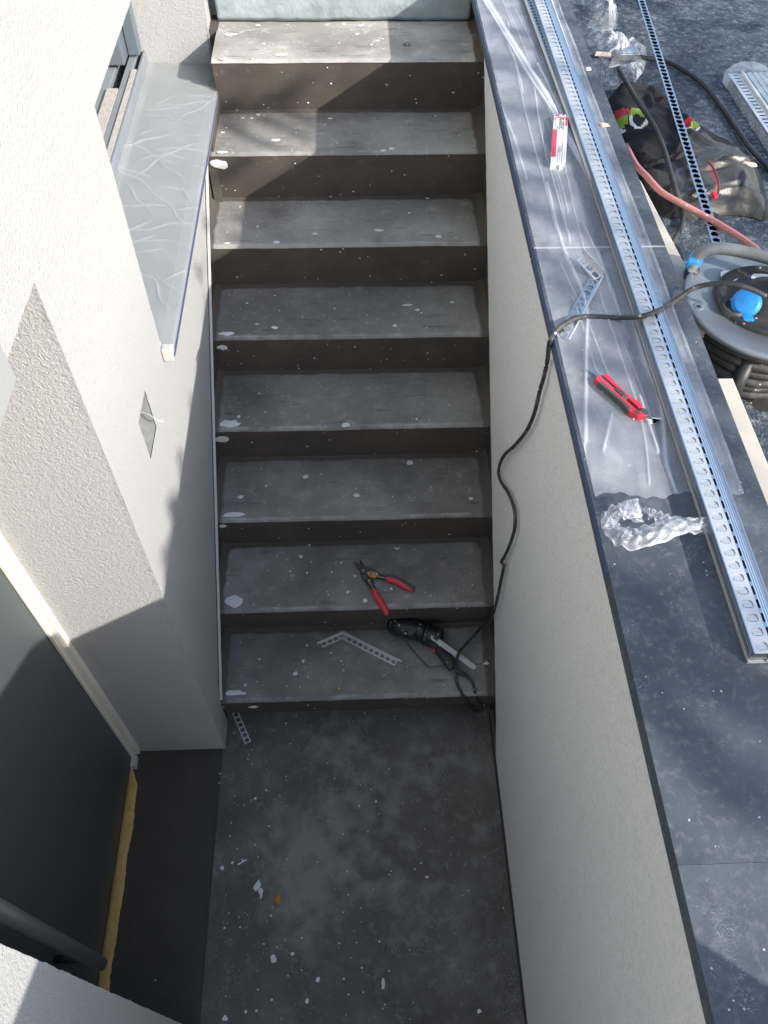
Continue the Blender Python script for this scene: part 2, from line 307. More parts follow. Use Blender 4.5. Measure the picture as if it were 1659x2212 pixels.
def text(name, s, size, mats, parent, mtx, ext=.0006):   # letters as a thin mesh; mtx maps text plane to stair-width coordinates
    cu = bpy.data.curves.new(name, 'FONT'); cu.body = s; cu.size = size; cu.extrude = 0; cu.align_x = 'CENTER'; cu.align_y = 'CENTER'; cu.resolution_u = 2
    t = bpy.data.objects.new(name, cu); C.objects.link(t); dg = bpy.context.evaluated_depsgraph_get()
    me = bpy.data.meshes.new_from_object(t.evaluated_get(dg)); bpy.data.objects.remove(t); me.name = name
    org = Vector(parent['org'])
    for v in me.vertices: v.co = (mtx @ v.co-org)*S
    me.materials.clear(); me.materials.append(M[mats]); ob = bpy.data.objects.new(name, me); C.objects.link(ob); ob.parent = parent; ob['org'] = list(org)
    return ob
# ============================================================ SETTING
# ---- landing floor
mb = MB()
mb.box(XL-.012, 1.05, -3.2, .08, -.1, 0)
dust = [(P(x, y, 0), r_, a_) for x, y, r_, a_ in ((720, 1600, .10, .55), (770, 1700, .16, .35), (640, 1830, .15, .6), (650, 1960, .12, .55), (760, 1850, .22, .35), (930, 1640, .12, .3), (560, 1680, .10, .2), (900, 1950, .2, .15), (1040, 1800, .05, .35), (1050, 1650, .05, .3))]
mb.grid(lambda u, v: (XL-.012+(1.062-XL)*u, -3.2+3.28*v, .0012), 60, 200, fold=lambda u, v: min(.85, sum(a_*math.exp(-((XL-.012+(1.062-XL)*u-p.x)**2+(-3.2+3.28*v-p.y)**2)/(r_*r_)) for p, r_, a_ in dust)))
for (x, y, r, el) in [(106,915,13,1),(154,890,8,1),(263,586,8,1),(314,546,6,1),(755,622,5,1),(834,600,6,1),(350,1348,17,1.1),(560,1443,11,1),(507,1547,11,1),(340,1540,5,1),(217,1597,9,1),(118,1628,12,1.2),(1323,1594,11,1),(440,1322,9,1),(337,1142,6,.8),(269,1592,6,1),(303,1275,4,1),(261,806,4,1),(228,398,4,1),(245,421,4,1),(408,230,5,1),(428,326,4,1),(93,468,4,1),(92,512,4,.7),(274,1492,4,1),(482,1247,4,1),(774,1504,4,1),(877,1562,4,1),(994,1304,3,1),(1047,892,4,1),(1194,770,3,1),(557,887,4,1),(697,932,3,1),(703,1042,4,1),(850,658,3,1),(628,950,3,1),(607,693,3,1),(190,1196,5,.8),(870,1464,9,2.5),(1076,958,5,2)]:
    px, py = 432+x*.4557, 1458+y*.4557; p = P(px, py, 0); mb.splat((p.x, p.y, 0), r*.4557/585, 1, el=el, rot=random.random()*3)
for c_, r_ in (((275, 990), 18), ((288, 1030), 16), ((265, 1010), 14), ((290, 1050), 9)):
    p = P(432+c_[0]*.4557, 1458+c_[1]*.4557, 0); mb.splat((p.x, p.y, 0), r_*.4557/560, 1, el=.8, jag=.4, h=.003)
for k in range(110):
    x = XL+.02+abs(random.gauss(0, .33)); y = random.uniform(-1.25, -.02)
    if x < .98: mb.splat((x, y, 0), random.choice([.001, .0013, .0018, .0028]), 1, n=7)
struct(mb.build('landing_floor', ['landing', 'splat'], origin=(.5, -.6, 0)))
mb = MB(); mb.box(XD-.1, XL-.0125, YN-.02, YC+.02, -.1, -.006)
struct(mb.build('niche_floor', 'niche', origin=(-.2, -.6, 0)))
# ---- staircase
st = thing('staircase', (.5, 1.1, 0), 'dark grey membrane-coated concrete staircase between two white plaster walls', 'staircase')
splats = {8: [], 7: [], 6: [], 5: [], 4: [], 3: [], 2: [], 1: []}
for s_, l in {8: [(162,183,13,2.1),(310,135,7,1.6),(763,128,8,1.3),(855,135,11,1.4),(835,180,8,1.2),(338,232,9,1),(430,290,16,1.5),(912,238,6,1.2),(972,207,5,1),(283,40,5,1),(1128,104,5,1),(740,230,4,1),(275,322,6,.7),(120,322,8,2)],
          7: [(310,610,8,1.1),(402,746,13,1.3),(693,630,6,1.8),(1020,790,11,1),(975,806,7,2),(1252,617,5,1),(113,822,9,3),(275,628,5,1.4),(228,628,4,1.5),(512,706,4,1),(140,680,4,1),(120,704,6,1.6),(663,662,4,1.4),(1098,660,3,1),(728,762,4,1),(490,800,3,1)],
          6: [(955,1225,9,2.6),(1268,1257,10,1.3),(1112,1132,7,1),(610,1243,7,1.8),(410,1288,9,1.6),(307,1205,5,1.2),(145,1293,6,2.4),(212,1099,4,1),(1210,1055,5,1.6),(1360,1264,4,1.2)],
          5: [(1105,1622,7,3.2),(1155,1648,8,1.4),(1340,1607,7,1.3),(400,1742,10,1.4),(715,1640,5,.7),(250,1612,5,1.2),(1035,1732,9,1),(145,1774,13,2.6),(398,1573,4,1),(304,1724,3,3),(545,1686,3,1),(1178,1664,4,1)]}.items():
    splats[s_] += [(432+x*.4063, y*.4063, r*.4063, e) for (x, y, r, e) in l]
splats[4] += [(497, 915, 9, 2), (747, 918, 6, 1.1), (516, 900, 3, 1), (560, 850, 2, 1), (900, 905, 2, 1)]
splats[3] += [(660, 1030, 5, 1.1), (885, 1000, 5, 1.5), (770, 1070, 5, 1), (520, 1073, 4, 1.3), (1017, 1077, 3.5, 1), (505, 1112, 5, 4), (575, 1050, 2, 1)]
splats[2] += [(594+x*.3256, 1134+y*.3256, r*.3256, 1) for (x, y, r) in [(173,210,12),(213,318,7),(376,314,7),(440,252,6),(484,445,10),(530,339,7),(599,500,14),(773,425,9),(228,133,8),(101,308,6),(85,229,4),(448,376,4),(353,461,4)]]+[(508, 1299, 12, 1.3)]
splats[1] += [(594+x*.3256, 1134+y*.3256, r*.3256, 1) for (x, y, r) in [(213,800,7),(188,903,10),(135,987,14),(878,943,4),(375,849,4),(440,902,6),(455,965,5),(218,1007,5),(370,850,4),(78,1070,4),(165,1075,4)]]+[(508, 1497, 6, 3), (530, 1480, 3, 1)]
def edge_wob(x, k): return .0022*nz(x*7, k*3.1)+.0012*nz(x*25, k)
for k in range(1, 10):
    z = k*RS; y0 = (k-1)*T+(.03 if k == 9 else 0)
    rz = MB(); N = 40
    # riser leaning back under a slightly overhanging nosing
    def rf(u, v, k=k, y0=y0, z=z):
        xl = XL-.01 if k < 8 else .0; x = xl+u*(W2+.012-xl); t = v
        return (x, y0+OV*(1-t)**1.1-.5*OV*(t > 2)+.0015*nz(x*9, v*3, k)+edge_wob(x, k)*t, z-RS+t*(RS-.010))
    rz.grid(rf, N, 8)
    for q in range(14 if k > 4 else 6):
        u, v = random.random(), random.random(); p = rf(u, v); rz.splat((p[0], p[1]-.001, p[2]), random.uniform(.0015, .004), 1, n=7, up=Vector((0, -1, 0)))
    for dd in {7: [(.05, .82, .02)], 5: [(.045, .78, .012)], 4: [(.03, .75, .016)], 3: [(.03, .85, .010)], 1: [(.115, .6, .012)]}.get(k, []):
        p = rf(*dd[:2]); rz.splat((p[0], p[1]-.002, p[2]), dd[2], 1, el=1.6, up=Vector((0, -1, 0)))
    rz.build('riser', ['riser', 'splat'], st, smooth=True)
    if k == 9: break
    tz = MB(); D = T+OV+.004+(.03 if k == 8 else 0)
    def tf(u, v, k=k, y0=y0, z=z):
        xl = XL-.01 if k < 8 else .0; x = xl+u*(W2+.012-xl)
        # rounded nosing then flat tread, with the membrane coved up at the back and sides
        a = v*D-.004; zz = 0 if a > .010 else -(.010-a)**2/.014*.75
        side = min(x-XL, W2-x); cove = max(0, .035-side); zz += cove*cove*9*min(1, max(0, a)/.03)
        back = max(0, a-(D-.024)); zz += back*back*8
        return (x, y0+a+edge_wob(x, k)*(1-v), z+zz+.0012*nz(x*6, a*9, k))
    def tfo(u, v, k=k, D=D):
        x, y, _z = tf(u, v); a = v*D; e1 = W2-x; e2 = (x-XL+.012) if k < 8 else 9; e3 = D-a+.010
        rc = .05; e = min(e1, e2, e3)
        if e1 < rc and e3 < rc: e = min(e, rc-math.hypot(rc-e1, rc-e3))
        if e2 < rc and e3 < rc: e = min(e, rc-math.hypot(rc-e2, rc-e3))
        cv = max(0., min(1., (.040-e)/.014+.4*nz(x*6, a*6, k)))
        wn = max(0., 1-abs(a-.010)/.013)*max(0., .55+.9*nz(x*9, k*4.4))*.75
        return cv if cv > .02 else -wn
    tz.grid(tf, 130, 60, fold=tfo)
    for (px, py, r, e) in splats[k]:
        p = P(px, py, z+.001); tz.splat((p.x, max(p.y, y0+.005), z+.001), r/(430+(2212-py)*.0+110*(py/2212)), 1, el=e, n=12)
    for q in range(24):
        x = random.random()**1.7*.95+.02; tz.splat((x, y0+random.uniform(.012, T+.01), z+.0008), random.choice([.001, .0013, .0018, .0026]), 1, n=7)
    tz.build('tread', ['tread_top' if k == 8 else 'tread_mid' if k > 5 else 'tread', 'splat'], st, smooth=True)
# membrane turned up the side walls, stepped band showing below the plaster
for sx in (0, 1):
    mb = MB(); x = XL-.006 if sx == 0 else W2+.008
    def uf(u, v, x=x, sx=sx):
        y = -.0+u*2.45; pz = RS+y/T*RS+.03; pz = min(pz, 1.49) if sx == 0 and y < YF else pz
        return (x+(.004*nz(y*20, v*5)), y, (pz-.33)+v*.33)
    mb.grid(uf, 90, 4); mb.build('side_upstand', 'riser', st, smooth=True)
text('pencil_mark', '42', .035, 'ink', st, Matrix.Translation(P(878, 96, 8*RS+.004))@Matrix.Rotation(.05, 4, 'Z'))
mb = MB(); mb.box(XL-.02, .004, YF+.003, 2.5, 1.3, 8*RS+.004); mb.box(XL+.002, .001, 1.62, YF+.003, 1.2, 1.497); mb.build('side_filler', 'riser', st)
# ---- right retaining wall
rw = thing('retaining_wall', (W2, .5, 0), 'white fine-plastered retaining wall on the right of the stairs, its lower edge ragged', 'wall')
mb = MB()
def lower(y):   # lower ragged edge of the plaster
    pz = RS+y/T*RS+.012 if y > -.07 else .045 if y < -.19 else .045+(RS-.055+.012-.045+.0)*(y+.19)/.12
    return pz
def rwf(u, v):
    y = -3.2+u*6.2; z0 = lower(y)+.007*nz(y*16, 5)+.005*nz(y*60, 1); z1 = ZD-.035
    z0 = min(z0, z1-.005)
    return (W2-.004, y, z0+(z1-z0)*v)
mb.grid(rwf, 620, 14)
mb2 = MB()
def rwb(u, v):
    y = -3.2+u*6.2; z0 = lower(y)+.007*nz(y*16, 5)+.005*nz(y*60, 1); z0 = min(z0, ZD-.04)
    return (W2-.004+v*.014, y, z0)
mb.grid(rwb, 620, 1)
mb.build('plaster_face', 'stucco_fine', rw)
mb = MB(); mb.box(W2+.009, XR-.03, -3.2, 3, -.1, ZD-.036); mb.build('core', 'niche', rw)
mb = MB(); mb.box(W2-.006, W2+.0085, -3.2, -.0, -.05, .05); mb.build('floor_upstand', 'riser', rw)
# ---- coping slabs
J1, J2 = .4426, -.99
lab = {0: 'anthracite stone coping slab under the folding rule, far end of the wall', 1: 'anthracite stone coping slab under the utility knife, between two joints', 2: 'nearest anthracite coping slab, below the frayed film end, free of film'}
for i, (a, b) in enumerate(((J1+.004, 3.0), (J2+.0002, J1-.004), (-3.2, J2-.0002))):
    mb = MB(); mb.box(XE, XR, a, b, ZD-.034, ZD)
    o = mb.build('coping_slab', 'tile', origin=((XE+XR)/2, (a+b)/2, ZD-.034), bevel=.0003); tag(o, lab[i], 'coping slab', 'coping slabs on the retaining wall')
mb = MB(); mb.box(XE+.004, XR-.004, J1-.0039, J1+.0039, ZD-.033, ZD-.001)
tag(mb.build('grout_joint', 'grout'), 'pale grout joint across the dark coping, above the bent trim offcut', 'joint')
mb = MB(); mb.box(XE-.0022, XE-.0003, -.50, 2.9, ZD-.012, ZD-.002)
tag(mb.build('blue_tape', 'film_blue'), 'dark blue tape line along the stair-side edge of the coping', 'tape')
# ---- upper ground with fibre mat
mb = MB()
mb.grid(lambda u, v: (XR-.05+u*12, -10+v*22, ZG+.006*nz(u*40, v*70)), 120, 200)
struct(mb.build('ground_mat', 'mat_', origin=(3, 0, ZG), smooth=True))
mb = MB(); mb.box(XR-.05, 14, -12, 14, ZG-.5, ZG-.02); struct(mb.build('ground', 'soil', origin=(6, 0, ZG-.5)))
mb = MB(); mb.prism([(XR-.02, .20), (1.342, .20), (1.344, .45), (1.318, .80), (XR+.004, 1.0), (XR-.02, 1.0)], ZG-.01, ZD-.05); mb.prism([(XR-.02, -3), (1.352, -3), (1.348, .03), (XR-.02, .03)], ZG-.01, ZD-.05)
tag(mb.build('edge_board', 'beige', bevel=.002), 'beige board against the outer side of the coping wall, either side of the reel', 'board')
# ---- ground beyond the top step
mb = MB(); mb.box(-.6, XE+.1, 8*T+.085, 5, 9*RS-.20, 9*RS); struct(mb.build('upper_path', 'tread', origin=(.5, 3, 9*RS)))
# sheet over the top riser
mb = MB()
def shf(u, v):
    x = .0+u*.985; t = v
    tt = min(t, .75)/.75; y = 8*T+.03+OV*(1-tt)-.016-.006*math.sin(t*9)+.006*nz(x*5, t*3)+.003*nz(x*17, t*9)+max(0, t-.75)*.5
    z = 8*RS+.003+min(t, .75)/.75*(RS-.0)+.004*nz(x*7, 3)
    if t < .08: y -= .006*(1+nz(x*11, 2)); z += .002
    return (x, y-.004, z)
mb.grid(shf, 80, 16)
tag(mb.build('cover_sheet', 'sheet', smooth=True, thick=.002), 'blue-grey plastic sheet hanging over the topmost riser', 'plastic sheet')
# ============================================================ HOUSE
hs = thing('house', (XC0, .5, 0), 'white rough-plastered house wall on the left with deep window and recessed dark door', 'house')
def jag(a, s): return .004*nz(a*34, s)+.0035*nz(a*90, s+7)
# wall face as strips of grid with openings (plane x = XC0); outer edges of openings jagged
wall = MB()
def face(y0, y1, z0, z1, js=(0, 0, 0, 0)):   # jagged edge flags: y0, y1, z0, z1
    ny = max(2, int((y1-y0)/.02)); nzv = max(2, int((z1-z0)/.015)); ny = min(ny, 160); nzv = min(nzv, 260)
    def f(u, v):
        y = y0+(y1-y0)*u; z = z0+(z1-z0)*v
        if js[0] and u == 0: y -= abs(jag(z, 1))*.9
        if js[1] and u == 1: y += abs(jag(z, 2))*.9
        if js[2] and v == 0: z -= abs(jag(y, 3))
        if js[3] and v == 1: z += abs(jag(y, 4))*.5
        return (XC0, y, z)
    wall.grid(f, ny, nzv)
HY, HZ, HW, HH = .1285, 1.4675, .113, .137     # recessed box opening
def base(y): return max(.012, RS+y/T*RS+.02) if y > -.02 else .012
def f_low(u, v):          # below the sill, above the sloping foot, y from 0 to 3
    y = u*3.0; zb = min(base(y), 1.46-.01); return (XC0, y, zb+(1.46-zb)*v)
wall.grid(f_low, 200, 60)
face(YC, 0, .012, 1.46, (1, 0, 0, 0))
face(YC, HY, 1.46, HZ+HH, (1, 1, 0, 0)); wall.grid(lambda u, v: (XC0, HY+(HW)*u, 1.46+(HZ-1.46)*v), 4, 2)
face(HY+HW, YW, 1.46, HZ+HH, (1, 1, 0, 0))
face(YC, YW, HZ+HH, ZLIN, (1, 1, 0, 0))
wall.grid(lambda u, v: (XC0, YW+(YF-YW)*u, 1.46+(ZSILL-.052-1.46)*v), 30, 4)
face(YF, 3.4, 1.46, ZLIN, (1, 0, 0, 0))
face(-3.2, YN, ZLIN, 4.6); face(YN, YC, ZLIN, 4.6, (0, 0, 1, 0)); face(YC, YW, ZLIN, 4.6); face(YW, YF, ZLIN, 4.6, (0, 0, 1, 0)); face(YF, 3.4, ZLIN, 4.6)
face(-3.2, YN, .012, ZLIN, (0, 1, 0, 0))
wall.build('wall_face', 'stucco', hs)
rv = MB()
def reveal(fn, nu, nv): rv.grid(fn, nu, nv)
xin = XD+.034
reveal(lambda u, v: (xin+(XC0-xin)*u, YC-(abs(jag(.012+v*(ZLIN-.012), 1))*.9 if u == 1 else 0), .012+v*(ZLIN-.012)), 24, 146)
reveal(lambda u, v: (XD+(XC0-XD)*u, YN+(abs(jag(.012+v*(ZLIN-.012), 2))*.9 if u == 1 else 0), .012+v*(ZLIN-.012)), 24, 146)
reveal(lambda u, v: (XD+(XC0-XD)*u, YN+(YC-YN)*v, ZLIN-(abs(jag(YN+(YC-YN)*v, 3)) if u == 1 else 0)), 12, 46)
WX = -.285
reveal(lambda u, v: (WX+(XC0-WX)*u, YW+(abs(jag(ZSILL-.05+v*(ZLIN-ZSILL+.05), 2))*.9 if u == 1 else 0), ZSILL-.05+v*(ZLIN-ZSILL+.05)), 14, 46)
reveal(lambda u, v: (-.62+(XC0+.62)*u, YF-(abs(jag(ZSILL-.05+v*(ZLIN-ZSILL+.05), 1))*.9 if u == 1 else 0), ZSILL-.05+v*(ZLIN-ZSILL+.05)), 14, 46)
reveal(lambda u, v: (-.62+(XC0+.62)*u, YW+(YF-YW)*v, ZLIN-(abs(jag(YW+(YF-YW)*v, 3)) if u == 1 else 0)), 14, 82)
rv.build('reveals', 'stucco', hs)
mb = MB(); mb.box(-1.2, XD-.06, YN-.0, YC+.02, -.05, 2.3); mb.box(-.72, -.62, YC+.04, 3.4, 0, 4.5); mb.build('inner_wall', 'soil', hs)
# sloping base trim on the left of the stairs
mb = MB()
def btf(u, v):
    y = -.0+u*2.3; z = base(y); return (XC0+.0015+.012*(v > .4), y, z-.016+.02*v)
for ys in ([i*.046 for i in range(35)], [YF+.004+i*.05 for i in range(10)]): mb.tube([(XC0+.005, y, base(y)-.004) for y in ys], .006, 6)
mb.build('base_trim', 'lampbody', hs)  # white trim given a greyer colour to stand for its shade
mb = MB()
for ys in ([i*.046 for i in range(35)], [YF+.004+i*.05 for i in range(10)]): mb.tube([(XC0+.001, y, base(y)+.012) for y in ys], .0022, 5)
mb.build('trim_gap', 'alu_dark', hs)
# recessed box
mb = MB(); x0, x1, d = HY, HY+HW, .045
a = XC0-.002
mb.quad((a-d, x0, HZ), (a-d, x1, HZ), (a-d, x1, HZ+HH), (a-d, x0, HZ+HH)); mb.quad((a, x0-.004, HZ), (a, x1+.004, HZ), (a-d, x1, HZ), (a-d, x0, HZ))
mb.quad((a, x0, HZ+HH), (a-d, x0, HZ+HH), (a-d, x1, HZ+HH), (a, x1, HZ+HH)); mb.quad((a, x0, HZ), (a-d, x0, HZ), (a-d, x0, HZ+HH), (a, x0, HZ+HH)); mb.quad((a, x1, HZ), (a, x1, HZ+HH), (a-d, x1, HZ+HH), (a-d, x1, HZ))
bx = mb.build('recessed_box', 'niche_in', hs)
mb = MB(); mb.grid(lambda u, v: (XC0-.02+.05*u, x1-.02-.006*v+.004*math.sin(u*6), HZ+.075-.03*u+.012*v*(1-u)), 8, 3, fold=lambda u, v: .8); mb.build('film_tail', 'bag', bx, thick=.0006)
# door
dr = MB(); dr.box(XD-.05, XD, YN+.002, YC+.03, .02, ZLIN-.002)
door = dr.build('door', 'door', hs, bevel=.001)
mb = MB(); hx, hy = -.2851, -.8797
mb.lathe((hx, hy, .36), [(0, 0), (.019, 0), (.0205, .002), (.0205, 1.3), (0, 1.3)], 28); h_ = mb.build('handle', 'handle', door, smooth=True)
for zz in (.47, 1.5): mb = MB(); mb.tube([(XD+.0, hy, zz), (hx, hy, zz)], .011, 12); mb.build('handle_mount', 'steel', door, smooth=True)
mb = MB(); mb.box(XD+.001, xin, YC-.020, YC+.004, .03, ZLIN-.002); mb.box(XD+.0005, XD+.012, YC-.030, YC-.020, .03, ZLIN-.002); mb.build('door_seal', 'frame_w', hs, bevel=.002)
mb = MB()
def thf(u, v):
    y = YN+.0+(YC-.045-YN)*u; wv = .040+.006*nz(y*9, 3)+.004*nz(y*50, 1)
    wv *= 1 if u < .9 else max(.15, (1-u)*10)
    return (XD-.004+wv*v, y, .006*min(1, v*5, (1-v)*8)+.0015*nz(y*60, v*9)+.001-.004*(v == 1))
mb.grid(thf, 160, 6); mb.build('threshold_foam', 'yellow', hs, smooth=True)
mb = MB(); mb.box(XD+.002, XD+.022, YC-.065, YC-.0205, -.004, .03); mb.build('corner_plug', 'lampbody', hs, bevel=.002)
# lamp on the wall above the door
mb = MB(); pts = [(-.30, 0), (-.365, 0), (-.60, 0)]
lp = thing('wall_lamp', (XC0, -.42, 2.17), 'smooth pale grey lamp housing on the house wall, cut by the left picture edge', 'lamp')
mb.box(XC0+.001, XC0+.010, -.62, -.312, 2.186, 2.42); mb.build('back_plate', 'lamp', lp, bevel=.008)
mb = MB(); mb.prism([(XC0+.010, -.46), (XC0+.03, -.48), (XC0+.03, -.56), (XC0+.010, -.58)], 2.24, 2.38, bev=.004); mb.build('housing', 'lamp', lp, bevel=.004)
# window
win = MB(); zt = 1.6
def bx_(m, x0, x1, z0, z1, y0=YW-.05, y1=YF-.002): m.box(x0, x1, y0, y1, z0, z1)
fr = MB(); bx_(fr, WX-.012, WX-.001, 1.3, ZSILL+.047); bx_(fr, WX-.060, WX-.031, 1.3, ZSILL+.044); bx_(fr, WX-.140, WX-.101, 1.3, ZSILL+.036)
wn = fr.build('window', 'wgrey', hs, bevel=.003)
for x0_, x1_, zz_ in ((WX-.0305, WX-.0125, .050), (WX-.1005, WX-.0605, .048)): mb = MB(); bx_(mb, x0_, x1_, 1.3, ZSILL+zz_, y1=YF-.10-2*(WX-x0_)); mb.build('brush_seal', 'brush', wn)
mb = MB(); bx_(mb, WX-.17, WX-.1405, 1.3, ZSILL+.012); mb.build('track_groove', 'wdark', wn)
mb = MB(); bx_(mb, WX-.20, WX-.1705, 1.3, ZSILL+.02); mb.build('inner_track', 'wdark', wn)
mb = MB(); mb.box(WX-.20, WX-.0605, YF-.13, YF-.004, ZSILL+.0485, ZLIN-.004); mb.box(WX-.058, WX-.014, YF-.055, YF-.004, ZSILL+.0505, ZLIN-.004); mb.build('jamb_frame', 'wdark', wn, bevel=.004)
mb = MB(); mb.box(WX-.23, WX-.224, YW-.04, YF-.02, ZSILL+.02, ZLIN-.004); mb.build('pane', 'glass', wn)
mb = MB(); mb.box(-.62, WX-.236, YW-.05, YF-.002, 1.3, 1.545); mb.build('inner_ledge', 'plug', wn)
# sill
sl_ = MB()
XS = .0; y0s, y1s = .452, YF-.004
sl_.grid(lambda u, v: (WX+(XS-WX)*u, y0s+.03+(y1s-y0s-.03)*v, ZSILL-.010*u-.004*(u > .985)), 8, 40)
sl_.grid(lambda u, v: (XS+.0008, y0s+.03+(y1s-y0s-.03)*v, ZSILL-.014-.034*u), 1, 40); sill = sl_.build('window_sill', 'sill', hs, smooth=False)
mb = MB(); mb.box(XC0+.001, XS+.001, y0s, y0s+.0295, ZSILL-.046, ZSILL-.004); mb.box(WX, XC0, y0s+.022, y0s+.0295, ZSILL-.046, ZSILL+.008); mb.build('end_cap', 'plug', sill, bevel=.004)
mb = MB(); mb.box(XS+.0015, XS+.0025, y0s+.01, y1s, ZSILL-.038, ZSILL-.028); mb.build('tape_edge', 'film_blue', sill)
# film over the sill
ridge = []
for k in range(40):
    cx, cy = random.uniform(-.25, -.01), random.uniform(y0s+.1, y1s-.05); an = random.gauss(.0, .75); L = random.uniform(.04, .16); ridge.append((cx, cy, math.cos(an), math.sin(an), L, random.uniform(.002, .0045)))
def ridges(x, y, rl, wd=1.):
    h = 0
    for (cx, cy, dx, dy, L, ww) in rl:
        a = (x-cx)*dx+(y-cy)*dy; 
        if abs(a) > L: continue
        b = -(x-cx)*dy+(y-cy)*dx+.012*math.sin(a*40+cx*90)*L*4; g = math.exp(-(b/ww)**2)*(1-(a/L)**2)
        h = max(h, g)
    return h
fm = MB(); fxy = lambda u, v: (WX+.004+(XS+.0055-WX-.004)*u, y0s+.02+(y1s-y0s-.03)*v)
fm.grid(lambda u, v: (*fxy(u, v), ZSILL+.003-.010*u+.003*(1+nz(u*3, v*12))*.5+.0045*ridges(*fxy(u, v), ridge)+(.012*(1-u*12) if u < .08 else 0)-(.004 if u > .98 else 0)), 110, 420, fold=lambda u, v: ridges(*fxy(u, v), ridge)*.36)
fs = fm.build('sill_film', 'filmsill', smooth=True); tag(fs, 'wrinkled translucent plastic film covering the window sill', 'plastic film')
mb = MB(); mb.prism([(WX+.10, y0s+.07), (WX+.17, y0s+.07), (WX+.17, y0s+.12), (WX+.12, y0s+.125)], ZSILL+.008, ZSILL+.013); tag(mb.build('blue_sticker', 'blue'), 'small blue plastic scrap at the near end of the window sill', 'scrap')
# ============================================================ TRIMS ON THE COPING
def perf(m, o, ax, sd, L, w0, w1, hw, hl, pitch, z, mi=0, ch=.25, hole_off=.5):
    """strip of cells with real holes: ax along, sd sideways, band from w0 to w1"""
    n = int(L/pitch); cw = w0+(w1-w0)*hole_off
    for k in range(n):
        a0 = k*pitch; am = a0+pitch/2; hx = hl/2; hy = hw/2; cx = hx*ch; cy = hy*ch; c_ = min(cx, cy)
        def pt(a, s_): p = o+ax*a+sd*s_; return Vector((p.x, p.y, p.z+z))
        hp = [(am-hx, cw-hy+c_), (am-hx+c_, cw-hy), (am+hx-c_, cw-hy), (am+hx, cw-hy+c_), (am+hx, cw+hy-c_), (am+hx-c_, cw+hy), (am-hx+c_, cw+hy), (am-hx, cw+hy-c_)]
        op = [(a0, cw-hy+c_), (am-hx+c_, w0), (am+hx-c_, w0), (a0+pitch, cw-hy+c_), (a0+pitch, cw+hy-c_), (am+hx-c_, w1), (am-hx+c_, w1), (a0, cw+hy-c_)]
        co = {0: (a0, w0), 2: (a0+pitch, w0), 4: (a0+pitch, w1), 6: (a0, w1)}
        vs_ = [pt(*p) for p in hp]+[pt(*p) for p in op]+[pt(*co[i]) for i in (0, 2, 4, 6)]
        fs_ = [(1, 2, 10, 9), (3, 4, 12, 11), (5, 6, 14, 13), (7, 0, 8, 15), (0, 1, 9, 16, 8), (2, 3, 11, 17, 10), (4, 5, 13, 18, 12), (6, 7, 15, 19, 14)]
        m.add(vs_, fs_, mi)
X1 = Vector((1, 0, 0)); Y1 = Vector((0, 1, 0))
# main bundle
HB = .034; xb, yb, ye = 1.145, -.684, 3.0
bt = thing('trim_bundle', (xb+.03, yb, ZD), 'bundle of nested silver perforated edge trims lying along the coping, open end nearest', 'trim bundle')
for i, (off, dx, yy) in enumerate(((0, 0, 0), (.0085, .0015, .004), (.017, -.001, .007), (.0255, .0005, .002))):
    mb = MB(); z = ZD+.002+off; o = Vector((xb+dx, yb+yy, 0)); L = ye-yb
    if i == 3:
        perf(mb, o, Y1, X1, L, .0, .030, .019, .0155, .0262, z+.0065, mi=1, ch=.45)
        perf(mb, o, Y1, X1, L, .030, .036, .0042, .017, .0262, z+.0065, ch=.3)
        mb.grid(lambda u, v: (o.x+.036+u*.018, o.y+L*v, z+.0065-.0022*u-.0006*(int(u*8) % 2)), 8, 2)
        mb.box(o.x+.054, o.x+.0565, o.y, o.y+L, z-.003, z+.006)
        mb.box(o.x-.002, o.x, o.y, o.y+L, z, z+.0068)
        tr = mb.build('trim_profile', ['alu', 'alu_white'], bt, thick=.0008)
        mb = MB()
        for k in range(int(L/.0262)):
            yy_ = o.y+k*.0262+.0131; mb.add([(o.x+.007, yy_-.0065, z+.0075), (o.x+.022, yy_-.0065, z+.0075), (o.x+.023, yy_+.005, z+.0045), (o.x+.006, yy_+.005, z+.0045), (o.x+.009, yy_-.0065, z+.0045), (o.x+.020, yy_-.0065, z+.0045)], [(0, 1, 2, 3), (0, 4, 5, 1)])
        mb.box(o.x+.0005, o.x+.0298, o.y+.001, o.y+L, z+.0036, z+.0044); mb.build('backing_profile', 'alu_white', bt)
    else:
        mb.box(o.x, o.x+.030, o.y, o.y+L, z, z+.0012); mb.box(o.x-.002, o.x, o.y, o.y+L, z, z+.0068); mb.box(o.x+.03, o.x+.055, o.y, o.y+L, z+.002, z+.0032); mb.box(o.x+.054, o.x+.0565, o.y, o.y+L, z-.0015, z+.0045)
        mb.build('trim_profile', 'alu_white' if i == 0 else 'alu', bt)
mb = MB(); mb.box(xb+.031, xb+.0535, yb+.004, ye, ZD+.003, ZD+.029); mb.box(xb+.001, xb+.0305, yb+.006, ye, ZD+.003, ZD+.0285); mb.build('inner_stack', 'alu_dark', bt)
def strip_thing(name, a, b, wdt, pitch, hl, hw, label, group, mtl, z, rim=True, rimmat='frame_w', rs=-1):
    a, b = Vector(a), Vector(b); ax = (b-a).normalized(); sd = Vector((ax.y, -ax.x, 0)).normalized(); L = (b-a).length
    t = thing(name, (a.x, a.y, a.z), label, 'edge trim', group)
    mb = MB(); perf(mb, a, ax, sd, L, 0, wdt, hw, hl, pitch, z, ch=.45); mb.build('perforated_flange', mtl, t, thick=.0012)
    if rim:
        mb = MB(); off = -.002 if rs < 0 else wdt+.002; mb.tube([a+sd*off+Vector((0, 0, z)), b+sd*off+Vector((0, 0, z))], .0032, 6, flat=1.6); mb.build('rim', rimmat, t)
    return t
